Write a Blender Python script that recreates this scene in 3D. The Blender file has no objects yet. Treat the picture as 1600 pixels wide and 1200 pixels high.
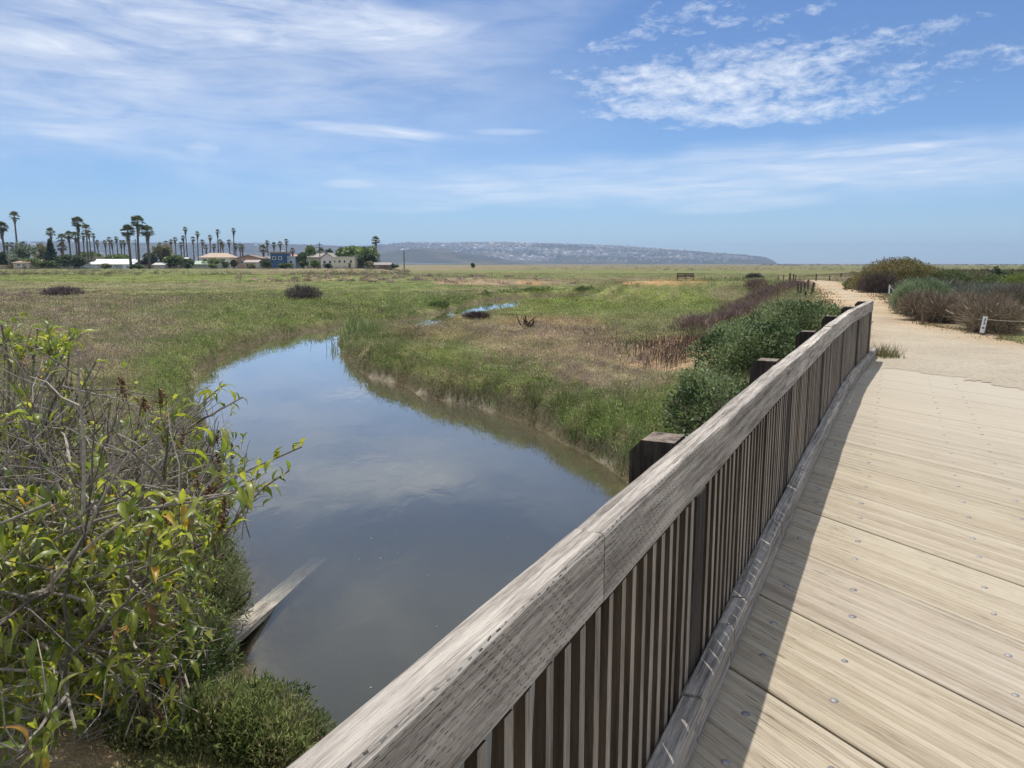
import bpy, math, numpy as np
from mathutils import Vector, Matrix
R = np.random.default_rng(7)
scene = bpy.context.scene
COL = scene.collection
pi = math.pi
# ------------------------------------------------------------------ view model
H = 1.75; PITCH = math.atan(188/1200); CT, ST = math.cos(PITCH), math.sin(PITCH); F = 1200.0
ZW = -1.65                                   # creek water level (deck top is 0)
def ray(u, v):
    a = (u-800)/F; b = (600-v)/F
    return a, CT+b*ST, -ST+b*CT
def g(u, v, z=0.0):                          # ground point seen there
    x, y, w = ray(u, v); t = (z-H)/w
    return (x*t, y*t)
def at(u, v, y):                             # point at depth y
    a, b, c = ray(u, v); t = y/b
    return (a*t, y, H+c*t)
def proj(x, y, z):
    x = np.asarray(x, float); y = np.asarray(y, float); z = np.asarray(z, float)-H
    d = np.maximum(y*CT - z*ST, 1e-3); up = y*ST + z*CT
    return 800+F*x/d, 600-F*up/d
AZ = math.radians(26.3)
D = np.array([math.sin(AZ), math.cos(AZ)]); NL = np.array([-math.cos(AZ), math.sin(AZ)])
def DN(s, n): return D*s + NL*n
def sn(x, y): return x*D[0]+y*D[1], x*NL[0]+y*NL[1]
def bend(s):                                 # the bridge curves right near its far end
    return float(np.interp(s, [-5, 5.3, 8.0, 11.8, 15.3, 17], [0, -.012, -.03, -.09, -.28, -.38]))
# ------------------------------------------------------------------ noise
_T = R.random((256, 256))
def vnoise(x, y):
    xi = np.floor(x).astype(np.int64); yi = np.floor(y).astype(np.int64)
    fx = x-xi; fy = y-yi; fx = fx*fx*(3-2*fx); fy = fy*fy*(3-2*fy)
    a = _T[xi & 255, yi & 255]; b = _T[(xi+1) & 255, yi & 255]; c = _T[xi & 255, (yi+1) & 255]; d = _T[(xi+1) & 255, (yi+1) & 255]
    return (a*(1-fx)+b*fx)*(1-fy)+(c*(1-fx)+d*fx)*fy
def fbm(x, y, o=4):
    x = np.asarray(x, float); y = np.asarray(y, float)
    s = 0; w = .5; t = 0
    for i in range(o):
        s = s+w*vnoise(x+17.3*i, y-9.1*i); t += w; w *= .5; x = x*2.03; y = y*2.03
    return s/t
def sstep(a, b, x):
    t = np.clip((x-a)/(b-a), 0, 1); return t*t*(3-2*t)
# ------------------------------------------------------------------ scene helpers
def tag(o, label=None, cat=None, group=None, kind=None):
    if label: o['label'] = label
    if cat: o['category'] = cat
    if group: o['group'] = group
    if kind: o['kind'] = kind
    return o
def empty(name, loc=(0, 0, 0), rz=0.0, label=None, cat=None, group=None):
    o = bpy.data.objects.new(name, None); COL.objects.link(o); o.location = loc; o.rotation_euler[2] = rz
    o.empty_display_size = .2
    return tag(o, label, cat, group)
def link(name, me, parent=None):
    o = bpy.data.objects.new(name, me); COL.objects.link(o)
    if parent: o.parent = parent
    return o
def mesh(name, V, Fs, mats, attrs=None, smooth=False, mi=None):
    """V (n,3); Fs array (m,k) or list of such arrays; attrs {name: (n,3) colour}"""
    V = np.asarray(V, np.float32)
    if not isinstance(Fs, list): Fs = [Fs]
    Fs = [np.asarray(f, np.int32) for f in Fs if len(f)]
    me = bpy.data.meshes.new(name)
    me.vertices.add(len(V)); me.vertices.foreach_set('co', V.ravel())
    loops = np.concatenate([f.ravel() for f in Fs]); n = sum(len(f) for f in Fs)
    tot = np.concatenate([np.full(len(f), f.shape[1], np.int32) for f in Fs])
    me.loops.add(len(loops)); me.loops.foreach_set('vertex_index', loops)
    me.polygons.add(n); me.polygons.foreach_set('loop_start', np.concatenate([[0], np.cumsum(tot)[:-1]]).astype(np.int32))
    if mi is not None: me.polygons.foreach_set('material_index', np.asarray(mi, np.int32))
    me.polygons.foreach_set('use_smooth', np.full(n, bool(smooth)))
    for m in (mats if isinstance(mats, (list, tuple)) else [mats]): me.materials.append(m)
    me.update(calc_edges=True)
    for k, a in (attrs or {}).items():
        at_ = me.color_attributes.new(k, 'FLOAT_COLOR', 'POINT')
        c = np.ones((len(V), 4), np.float32); c[:, :3] = a; at_.data.foreach_set('color', c.ravel())
    me.validate()
    return me
def obj(name, V, Fs, mats, parent=None, **k): return link(name, mesh(name, V, Fs, mats, **k), parent)
class MB:                                    # collects pieces into one mesh
    def __init__(s): s.V = []; s.F = {}; s.n = 0; s.C = []
    def add(s, V, F, c=None):
        V = np.asarray(V, float); 
        for f in (F if isinstance(F, list) else [F]):
            f = np.asarray(f)
            if len(f): s.F.setdefault(f.shape[1], []).append(f+s.n)
        s.V.append(V); s.n += len(V)
        if c is not None: s.C.append(np.broadcast_to(np.asarray(c, float), (len(V), 3)))
    def mesh(s, name, mats, smooth=False):
        return mesh(name, np.concatenate(s.V), [np.concatenate(v) for v in s.F.values()], mats, {'Col': np.concatenate(s.C)} if s.C else None, smooth)
    def obj(s, name, mats, parent=None, smooth=False): return link(name, s.mesh(name, mats, smooth), parent)
BOXF = np.array([[0,3,2,1],[4,5,6,7],[0,1,5,4],[1,2,6,5],[2,3,7,6],[3,0,4,7]])
def box(x0, x1, y0, y1, z0, z1):
    return np.array([[x0,y0,z0],[x1,y0,z0],[x1,y1,z0],[x0,y1,z0],[x0,y0,z1],[x1,y0,z1],[x1,y1,z1],[x0,y1,z1]], float), BOXF
def cbox(x0, x1, y0, y1, z0, z1, c=.006):   # box with chamfered long/top edges
    p = np.array([[x0+c,y0],[x1-c,y0],[x1,y0+c],[x1,y1-c],[x1-c,y1],[x0+c,y1],[x0,y1-c],[x0,y0+c]])
    q = np.array([[x0+c,y0+c],[x1-c,y0+c],[x1-c,y0+c],[x1-c,y1-c],[x1-c,y1-c],[x0+c,y1-c],[x0+c,y1-c],[x0+c,y0+c]])
    V = np.concatenate([np.c_[p, np.full(8, z0)], np.c_[p, np.full(8, z1-c)], np.c_[q, np.full(8, z1)]])
    i = np.arange(8); j = (i+1) % 8
    Q = np.concatenate([np.c_[i, j, j+8, i+8], np.c_[i+8, j+8, j+16, i+16]])
    return V, [Q, np.arange(16, 24)[None], np.arange(7, -1, -1)[None]]
def lbeam(L, w, h, seg=.25, c=.008, wob=.0, seed=0):
    """beam along local X, chamfered, cross-section y 0..w, z 0..h, slightly uneven edges"""
    n = max(2, int(L/seg)+1); xs = np.linspace(0, L, n)
    sec = np.array([[c,0],[w-c,0],[w,c],[w,h-c],[w-c,h],[c,h],[0,h-c],[0,c]])
    V = []
    for i, x in enumerate(xs):
        o = (np.array([vnoise(np.array([x*2.3+seed*7.1+k*13]), np.array([seed*3.3+k*1.7]))[0] for k in range(8)])-.5)*wob
        s2 = sec.copy(); s2[:, 1] += o*[.2,.2,.6,1,1,1,1,.5]; s2[:, 0] += np.roll(o, 3)*.8*[.2,.2,1,1,1,1,1,.2]
        V.append(np.c_[np.full(8, x), s2])
    V = np.concatenate(V); i = np.arange(8); j = (i+1) % 8
    Q = np.concatenate([np.c_[i+8*k, i+8*k+8, j+8*k+8, j+8*k] for k in range(n-1)])[:, ::-1]
    return V, [Q[:, ::1], np.arange(7, -1, -1)[None][:, ::-1], (np.arange(8)+8*(n-1))[None]]
def tube(P, r, k=5):
    P = np.asarray(P, float); n = len(P); r = np.broadcast_to(np.asarray(r, float), (n,))
    T = np.gradient(P, axis=0); T /= np.linalg.norm(T, axis=1)[:, None]+1e-9
    up = np.array([0.31, 0.2, .93]); A = np.cross(T, up); A /= np.linalg.norm(A, axis=1)[:, None]+1e-9; B = np.cross(T, A)
    th = np.arange(k)*2*pi/k
    V = (P[:, None]+r[:, None, None]*(np.cos(th)[None, :, None]*A[:, None]+np.sin(th)[None, :, None]*B[:, None])).reshape(-1, 3)
    i = np.arange(k); j = (i+1) % k
    Q = np.concatenate([np.c_[i+k*m, j+k*m, j+k*m+k, i+k*m+k] for m in range(n-1)])
    return V, [Q, np.arange(k)[None, ::-1], (np.arange(k)+k*(n-1))[None]]
# ------------------------------------------------------------------ materials
class NT:
    def __init__(s, nt): s.nt = nt
    def n(s, t, *ins, **kw):
        nd = s.nt.nodes.new('ShaderNode'+t)
        for k, v in kw.items():
            if k in ('operation', 'data_type', 'blend_type', 'noise_dimensions', 'feature', 'distance', 'wave_type', 'bands_direction', 'interpolation_type', 'attribute_name', 'sky_type', 'sun_disc', 'sun_elevation', 'sun_rotation', 'air_density', 'dust_density', 'ozone_density', 'altitude', 'clamp', 'use_clamp', 'normalize', 'layer_name', 'musgrave_type', 'noise_type'):
                setattr(nd, k, v)
            else:
                s.set(nd.inputs[k.replace('_', ' ')], v)
        for i, v in enumerate(ins):
            if v is not None: s.set(nd.inputs[i], v)
        return nd
    def set(s, sock, v):
        if isinstance(v, bpy.types.Node): v = v.outputs[0]
        if isinstance(v, bpy.types.NodeSocket): s.nt.links.new(v, sock)
        else:
            if sock.type == 'RGBA' and len(v) == 3: v = (*v, 1)
            sock.default_value = v
    def m(s, op, a, b=None, c=None, clamp=False): 
        nd = s.n('Math', a, b, c, operation=op); nd.use_clamp = clamp; return nd.outputs[0]
    def mix(s, f, a, b, blend='MIX'):
        nd = s.nt.nodes.new('ShaderNodeMix'); nd.data_type = 'RGBA'; nd.blend_type = blend
        s.set(nd.inputs[0], f); s.set(nd.inputs[6], a); s.set(nd.inputs[7], b); return nd.outputs[2]
    def ramp(s, f, stops, interp='LINEAR'):
        nd = s.nt.nodes.new('ShaderNodeValToRGB'); cr = nd.color_ramp; cr.interpolation = interp
        while len(cr.elements) < len(stops): cr.elements.new(.5)
        for e, (p, c) in zip(cr.elements, stops):
            e.position = p; e.color = (*c, 1) if isinstance(c, (tuple, list)) else (c, c, c, 1)
        s.set(nd.inputs[0], f); return nd.outputs[0]
    def noise(s, vec, scale, detail=3, rough=.55, dist=0):
        nd = s.n('TexNoise', Vector=vec, Scale=scale, Detail=detail, Roughness=rough, Distortion=dist); return nd.outputs[0]
    def mapr(s, v, a, b, c=0., d=1., smooth=False):
        nd = s.n('MapRange', v, a, b, c, d)
        if smooth: nd.interpolation_type = 'SMOOTHSTEP'
        return nd.outputs[0]
    def vmul(s, v, k): return s.n('VectorMath', v, k, operation='MULTIPLY').outputs[0]
def material(name):
    m = bpy.data.materials.new(name); m.use_nodes = True; nt = m.node_tree
    for n in list(nt.nodes): nt.nodes.remove(n)
    t = NT(nt); out = nt.nodes.new('ShaderNodeOutputMaterial'); t.out = out
    return m, t
def finish(t, col, rough=.8, bump=None, bs=.3, bd=.01, spec=.3, trans=0., metal=0.):
    p = t.n('BsdfPrincipled'); t.set(p.inputs['Base Color'], col); t.set(p.inputs['Roughness'], rough)
    p.inputs['Specular IOR Level'].default_value = spec; p.inputs['Metallic'].default_value = metal
    if bump is not None:
        b = t.n('Bump', Strength=bs, Distance=bd, Height=bump); t.set(p.inputs['Normal'], b)
    sh = p.outputs[0]
    if trans > 0:
        tr = t.n('BsdfTranslucent'); t.set(tr.inputs['Color'], col if not isinstance(col, tuple) else col)
        mx = t.nt.nodes.new('ShaderNodeMixShader'); mx.inputs[0].default_value = trans
        t.nt.links.new(sh, mx.inputs[1]); t.nt.links.new(tr.outputs[0], mx.inputs[2]); sh = mx.outputs[0]
    t.nt.links.new(sh, t.out.inputs['Surface'])
def plain(name, c, rough=.7, var=.15, scale=6, metal=0., spec=.3):
    m, t = material(name); tc = t.n('TexCoord').outputs['Object']; r = t.n('ObjectInfo').outputs['Random']
    n = t.noise(tc, scale, 4); k = t.mapr(n, .3, .7, 1-var, 1+var); k = t.m('MULTIPLY', k, t.mapr(r, 0, 1, 1-var*.6, 1+var*.6))
    finish(t, t.mix(1., c, t.n('CombineXYZ', k, k, k).outputs[0], 'MULTIPLY'), rough, n, .15, .01, spec, metal=metal); return m
def vcol(name, trans=.3, rough=.65, var=.25, vs=30, spec=.25):
    m, t = material(name); a = t.n('Attribute', attribute_name='Col').outputs['Color']
    n = t.noise(t.n('TexCoord').outputs['Object'], vs, 2); k = t.mapr(n, .3, .7, 1-var, 1+var)
    finish(t, t.mix(1., a, t.n('CombineXYZ', k, k, k).outputs[0], 'MULTIPLY'), rough, None, trans=trans, spec=spec); return m
def wood(name, dark, light, grain=26., ridge=.5, incise=False, bd=.004, topf=None, crack=.5, alongz=False, side=None):
    m, t = material(name); tcn = t.n('TexCoord'); tc = tcn.outputs['Object']; rnd = t.n('ObjectInfo').outputs['Random']
    off = t.n('CombineXYZ', t.m('MULTIPLY', rnd, 31.), t.m('MULTIPLY', rnd, 17.), t.m('MULTIPLY', rnd, 7.)).outputs[0]
    v = t.n('VectorMath', tc, off, operation='ADD').outputs[0]
    gv = (grain, grain, 1.0) if alongz else (1.0, grain, grain)
    s = t.vmul(v, gv)
    n1 = t.noise(t.vmul(s, (2.2, 1, 1) if not alongz else (1, 1, 2.2)), 1.3, 6, .68, .35); n2 = t.noise(t.vmul(s, (5, 1.6, 1.6) if not alongz else (1.6, 1.6, 5)), 4., 3, .6)
    n3 = t.noise(v, 2.2, 3); st = t.noise(t.vmul(v, tuple(x*.35 if x > 1 else .6 for x in gv)), 1.6, 3)
    f = t.m('ADD', t.m('MULTIPLY', n1, .6), t.m('ADD', t.m('MULTIPLY', n2, .25), t.m('MULTIPLY', st, .35)))
    f = t.mapr(f, .40, .78)
    c = t.ramp(f, [(0, tuple(x*.45 for x in dark)), (.25, dark), (.7, light), (1, tuple(min(1, x*1.15) for x in light))])
    w = t.mapr(n3, .3, .7, .82, 1.12); w = t.m('MULTIPLY', w, t.mapr(rnd, 0, 1, .85, 1.12))
    c = t.mix(1., c, t.n('CombineXYZ', w, w, w).outputs[0], 'MULTIPLY')
    h = t.m('ADD', t.m('MULTIPLY', n1, 1.), t.m('MULTIPLY', n2, .5))
    # long checks (cracks)
    ck = t.noise(t.vmul(v, tuple(x*.9 if x > 1 else .35 for x in gv)), 1.1, 2, .5, .1)
    cm = t.m('MULTIPLY', t.m('LESS_THAN', t.m('ABSOLUTE', t.m('SUBTRACT', ck, .5)), .006), crack)
    c = t.mix(cm, c, tuple(x*.12 for x in dark))
    h = t.m('SUBTRACT', h, t.m('MULTIPLY', cm, 1.2))
    if incise:
        sp = t.n('SeparateXYZ', tc); x, z = sp.outputs[0], sp.outputs[2]
        wob = t.m('MULTIPLY', t.m('SUBTRACT', t.noise(tc, 9., 2), .5), .02)
        zz = t.m('DIVIDE', t.m('ADD', z, wob), .0125); row = t.m('FLOOR', zz); fz = t.m('FRACT', zz)
        jit = t.n('TexWhiteNoise', noise_dimensions='1D', W=row).outputs[0]
        xx = t.m('ADD', t.m('DIVIDE', x, .036), t.m('ADD', t.m('MULTIPLY', row, .37), t.m('MULTIPLY', jit, .15))); fx = t.m('FRACT', xx)
        d = t.m('MULTIPLY', t.m('LESS_THAN', fx, t.mapr(t.noise(tc, 60., 1), .3, .7, .18, .48)), t.m('LESS_THAN', t.m('ABSOLUTE', t.m('SUBTRACT', fz, .5)), .11))
        nn = t.noise(tc, 7., 3); d = t.m('MULTIPLY', d, t.mapr(nn, .36, .56))
        ny = t.n('SeparateXYZ', tcn.outputs['Normal']).outputs[1]; d = t.m('MULTIPLY', d, t.m('GREATER_THAN', t.m('ABSOLUTE', ny), .7))
        c = t.mix(t.m('MULTIPLY', d, .85), c, (.03, .026, .022)); h = t.m('SUBTRACT', h, d)
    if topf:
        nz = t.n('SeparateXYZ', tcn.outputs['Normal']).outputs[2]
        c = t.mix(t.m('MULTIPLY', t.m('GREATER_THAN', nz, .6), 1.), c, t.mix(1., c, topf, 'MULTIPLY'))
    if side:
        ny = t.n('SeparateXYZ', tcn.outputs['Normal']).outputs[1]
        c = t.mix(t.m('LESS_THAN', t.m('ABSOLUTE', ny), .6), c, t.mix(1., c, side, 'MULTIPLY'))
    vk = t.n('TexVoronoi', Vector=t.vmul(v, (1.3, 4, 4) if not alongz else (4, 4, 1.3)), Scale=1.15); kn = t.mapr(vk.outputs['Distance'], .05, .11, 1, 0)
    c = t.mix(t.m('MULTIPLY', kn, .6), c, tuple(x*.3 for x in dark))
    finish(t, c, .85, h, ridge, bd, .2); return m
M = {}
M['rail'] = wood('weathered_rail_wood', (.24, .205, .17), (.58, .52, .445), 52, 1., True, .004)
M['curb'] = wood('weathered_curb_wood', (.17, .15, .125), (.46, .415, .36), 52, .9, False, .006)
M['post'] = wood('dark_post_wood', (.020, .016, .014), (.06, .05, .042), 24, .7, False, .005, topf=(5.0, 4.8, 4.4), alongz=True)  # stained wood; side faces darkened further for shade, top kept pale
M['bal'] = wood('baluster_wood', (.19, .16, .13), (.36, .315, .26), 45, .4, False, .003, alongz=True, side=(.24, .20, .165))  # side faces darker in colour, for stain and for the shade on them
M['beam'] = wood('beam_wood', (.05, .04, .03), (.14, .11, .09), 24, .5)
M['plank'] = wood('old_plank_wood', (.14, .12, .09), (.42, .38, .31), 26, .8, False, .006)
M['bolt'] = plain('galvanised_bolt', (.26, .25, .25), .62, .35, 40, .35)
M['rust'] = plain('rusty_bolt', (.22, .17, .13), .6, .3, 40, .4)
def deck_mat():
    m, t = material('laminated_deck_wood'); tc = t.n('TexCoord').outputs['Object']; rnd = t.n('ObjectInfo').outputs['Random']
    sp = t.n('SeparateXYZ', tc); x, y = sp.outputs[0], sp.outputs[1]
    yy = t.m('ADD', y, t.m('MULTIPLY', t.m('SUBTRACT', t.noise(t.vmul(tc, (.7, 3, 1)), 1.5, 2), .5), .006))
    q = t.m('DIVIDE', yy, .0376); lam = t.m('FLOOR', q); fr = t.m('FRACT', q)
    wn = t.n('TexWhiteNoise', noise_dimensions='2D'); t.set(wn.inputs['Vector'], t.n('CombineXYZ', lam, t.m('MULTIPLY', rnd, 37.), 0.).outputs[0])
    lr = wn.outputs[0]
    off = t.n('CombineXYZ', t.m('MULTIPLY', lr, 9.), t.m('MULTIPLY', rnd, 5.), t.m('MULTIPLY', lr, 3.)).outputs[0]
    v = t.n('VectorMath', tc, off, operation='ADD').outputs[0]
    g1 = t.noise(t.vmul(v, (2.2, 46, 1)), 1.2, 6, .7, .5); g2 = t.noise(t.vmul(v, (5, 130, 1)), 2.2, 4, .7); 
    f = t.m('ADD', t.m('MULTIPLY', g1, .55), t.m('ADD', t.m('MULTIPLY', g2, .42), t.m('MULTIPLY', lr, .17)))
    c = t.ramp(t.mapr(f, .38, .80), [(0, (.21, .165, .11)), (.22, (.365, .30, .215)), (.55, (.48, .41, .305)), (1, (.59, .52, .40))])
    big = t.noise(v, .9, 3); c = t.mix(t.mapr(big, .45, .75, 0, .4), c, (.42, .34, .22))
    dirt = t.noise(tc, 3.1, 4, .65); c = t.mix(t.mapr(dirt, .55, .8, 0, .45), c, (.30, .255, .19))
    # seams between laminations, broken up
    sn_ = t.m('LESS_THAN', t.m('ABSOLUTE', t.m('SUBTRACT', fr, .5)), .475); seam = t.m('SUBTRACT', 1., sn_)
    br = t.noise(t.vmul(v, (1.1, 9, 1)), 1.7, 3); seam = t.m('MULTIPLY', seam, t.mapr(br, .40, .6, .1, .85))
    # checks
    ck = t.noise(t.vmul(v, (.55, 30, 1)), 1.2, 2, .5, .2); ckm = t.m('MULTIPLY', t.m('LESS_THAN', t.m('ABSOLUTE', t.m('SUBTRACT', ck, .52)), .0065), t.mapr(t.noise(tc, 1.3, 2), .45, .6))
    # knots
    vo = t.n('TexVoronoi', Vector=t.vmul(v, (1.1, 4.2, 1)), Scale=1.6); kd = vo.outputs['Distance']
    kn = t.mapr(kd, .03, .085, 1, 0); c = t.mix(t.m('MULTIPLY', kn, .65), c, (.17, .11, .06))
    c = t.mix(t.m('MAXIMUM', seam, t.m('MULTIPLY', ckm, .85)), c, (.07, .052, .035))
    h = t.m('SUBTRACT', t.m('ADD', g1, t.m('MULTIPLY', g2, .4)), t.m('MULTIPLY', t.m('MAXIMUM', seam, ckm), 1.))
    tone = t.mapr(rnd, 0, 1, .84, .99); c = t.mix(1., c, t.n('CombineXYZ', tone, tone, t.m('MULTIPLY', tone, t.mapr(t.m('FRACT', t.m('MULTIPLY', rnd, 7.3)), 0, 1, .98, 1.03))).outputs[0], 'MULTIPLY')
    spk = t.n('TexVoronoi', Vector=tc, Scale=9.); c = t.mix(t.m('MULTIPLY', t.mapr(spk.outputs['Distance'], .02, .06, 1, 0), t.mapr(t.noise(tc, 2.3, 2), .5, .6, 0, .7)), c, (.12, .085, .055))
    # sand film towards the far end, lying on the boards
    geo = t.n('NewGeometry').outputs['Position']; gs = t.n('SeparateXYZ', geo)
    sd = t.m('ADD', t.m('MULTIPLY', gs.outputs[0], D[0]), t.m('MULTIPLY', gs.outputs[1], D[1]))
    sd = t.m('SUBTRACT', sd, t.m('MULTIPLY', t.m('ADD', t.m('MULTIPLY', gs.outputs[0], NL[0]), t.m('MULTIPLY', gs.outputs[1], NL[1])), .7))
    sf = t.m('MULTIPLY', t.mapr(t.m('ADD', sd, t.m('MULTIPLY', t.noise(geo, 1.5, 4), 3.)), 7.5, 14.6), .93)
    c = t.mix(sf, c, (.455, .40, .31))
    finish(t, c, .8, h, .45, .004, .25); return m
M['deck'] = deck_mat()
def ground_mat(name, base_attr=True, sand=False):
    m, t = material(name); geo = t.n('NewGeometry').outputs['Position']
    if sand:
        n = t.noise(geo, .35, 5, .6, .4); c = t.ramp(t.mapr(n, .3, .7), [(0, (.38, .295, .195)), (.5, (.49, .385, .255)), (1, (.56, .46, .325))])
        sp = t.n('SeparateXYZ', geo); dist = t.m('SQRT', t.m('ADD', t.m('POWER', sp.outputs[0], 2.), t.m('POWER', sp.outputs[1], 2.)))
        near = t.mapr(dist, 15, 32, .75, 0.); c = t.mix(near, c, (.435, .39, .31)); pn = t.noise(geo, 1.1, 4, .6); c = t.mix(t.mapr(pn, .5, .72, 0, .45), c, (.33, .29, .225))       # paler decomposed granite by the bridge
        at_ = t.n('Attribute', attribute_name='Col').outputs['Color']; c = t.mix(1., c, at_, 'MULTIPLY')
        n2 = t.noise(geo, 14, 4, .7); c = t.mix(1., c, t.ramp(n2, [(.25, .72), (.55, 1.), (.8, 1.18)]), 'MULTIPLY')
        n3 = t.noise(geo, 90, 2, .7); c = t.mix(1., c, t.ramp(n3, [(.3, .7), (.5, 1.), (.75, 1.2)]), 'MULTIPLY')
        fp = t.noise(geo, 3.2, 3, .5); h = t.m('ADD', t.m('MULTIPLY', fp, 1.3), t.m('ADD', t.m('MULTIPLY', n2, .4), t.m('MULTIPLY', n3, .15)))
        finish(t, c, .95, h, .9, .05, .1)
    else:
        a = t.n('Attribute', attribute_name='Col').outputs['Color']
        n1 = t.noise(geo, .8, 5, .65); n2 = t.noise(geo, 7, 4, .7); n3 = t.noise(geo, 40, 3, .7)
        c = t.mix(1., t.mix(1., a, (1.15, 1.12, 1.05), 'MULTIPLY'), t.ramp(n1, [(.25, .72), (.5, 1.), (.75, 1.25)]), 'MULTIPLY')
        c = t.mix(1., c, t.ramp(n2, [(.25, .65), (.5, 1.), (.75, 1.3)]), 'MULTIPLY')
        c = t.mix(1., c, t.ramp(n3, [(.25, .7), (.5, 1.), (.75, 1.25)]), 'MULTIPLY')
        finish(t, c, .95, t.m('ADD', n2, t.m('MULTIPLY', n3, .4)), .8, .06, .05)
    return m
M['ground'] = ground_mat('marsh_ground'); M['sand'] = ground_mat('sandy_path', sand=True)
M['leafc'] = vcol('leaf_tint', .35, .45, .2, 40, .4); M['grass'] = vcol('grass_tint', .5, .7, .2, 3, .1)
M['twig'] = vcol('twig_tint', 0., .8, .3, 60, .2); DGK = 1.5
M['leafshiny'] = vcol('glossy_leaf_tint', .25, .5, .25, 20, .3)
# ------------------------------------------------------------------ world regions
def resample(poly, step=None): return np.array(poly, float)
W_left = [(318,1230),(335,1110),(352,1040),(350,985),(385,940),(372,885),(345,830),(338,760),(322,690),(305,640),(300,605),(322,578),(352,556),(400,536),(450,524),(500,516),(533,513)]
W_up = [(560,511.5),(620,505),(690,489),(735,475),(775,468),(815,465.5),(880,462),(960,459),(1040,455)]
W_dn = [(1040,457),(960,462),(880,465),(822,469),(780,481),(735,488),(690,498),(640,511),(585,518),(545,521)]
W_right = [(528,535),(535,556),(562,580),(600,597),(640,611),(690,627),(740,636),(790,650),(830,664),(862,680),(890,698),(925,718),(965,745),(1000,772)]
Wp = [g(u, v, ZW) for u, v in W_left+W_up]+[g(u, v, -1.30 if 600 < u < 900 else ZW) for u, v in W_dn]+[g(u, v, ZW) for u, v in W_right]
Wp += [(3.4, 10.9), (6, 9.6), (10, 8.3), (22, 6), (22, 0.), (9, 1.6), (4, 2.4), (1.4, 3.3), (-.6, 4.3), (-1.7, 5.0)]
Wp = np.array(Wp)
HI_px = [(1302,486),(1275,468),(1262,455),(1245,447),(1160,444.5),(1060,444),(985,442.5),(975,439.5),(1060,437.5),(1180,437),(1262,434),(1330,426),(1420,420),(1500,417)]
HIp = [tuple(DN(13.9, 1.15)), tuple(DN(15.2, 1.5)), tuple(DN(17.5, 1.9))]+[g(u, v, 0) for u, v in HI_px]+[(500, 420), (500, 10), (16, 8), tuple(DN(12.8, -3.4)), tuple(DN(13.3, -2.6))]
HIp = np.array(HIp)
PATH_px_r = [(1600,537),(1560,527),(1500,517),(1450,506),(1437,494),(1415,482),(1392,470),(1384,461),(1340,452.5),(1318,443.5),(1310,440),(1268,437.2),(1180,438.3),(1060,439.2),(1000,440)]
PATH_px_l = [(1000,441.6),(1060,441.2),(1180,441),(1245,442),(1270,446),(1272,456),(1280,468),(1306,484)]
PATHp = [g(u, v, 0) for u, v in PATH_px_r+PATH_px_l]+[tuple(DN(18, 1.25)), tuple(DN(15.6, .72)), tuple(DN(13.9, .95)), tuple(DN(14.0, .1)), tuple(DN(13.4, -.7)), tuple(DN(12.5, -2.0)), tuple(DN(11.9, -2.75)), tuple(DN(12.3, -6)), (14, 9)]
PATHp = np.array(PATHp)
def sdf(X, Y, poly):                         # >0 outside
    X = np.asarray(X, float); Y = np.asarray(Y, float)
    d = np.full(X.shape, 1e9); ins = np.zeros(X.shape, bool); n = len(poly)
    for i in range(n):
        ax, ay = poly[i]; bx, by = poly[(i+1) % n]; ex, ey = bx-ax, by-ay
        t = np.clip(((X-ax)*ex+(Y-ay)*ey)/(ex*ex+ey*ey+1e-12), 0, 1)
        d = np.minimum(d, (X-ax-t*ex)**2+(Y-ay-t*ey)**2)
        c = ((ay > Y) != (by > Y)) & (X < ex*(Y-ay)/(ey if abs(ey) > 1e-9 else 1e-9)+ax); ins ^= c
    return np.where(ins, -1, 1)*np.sqrt(d)
def gp(u, v, z, X, Y, rx, ry=None):
    cx, cy = g(u, v, z); ry = ry or rx
    return np.exp(-((X-cx)/rx)**2-((Y-cy)/ry)**2)
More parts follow.
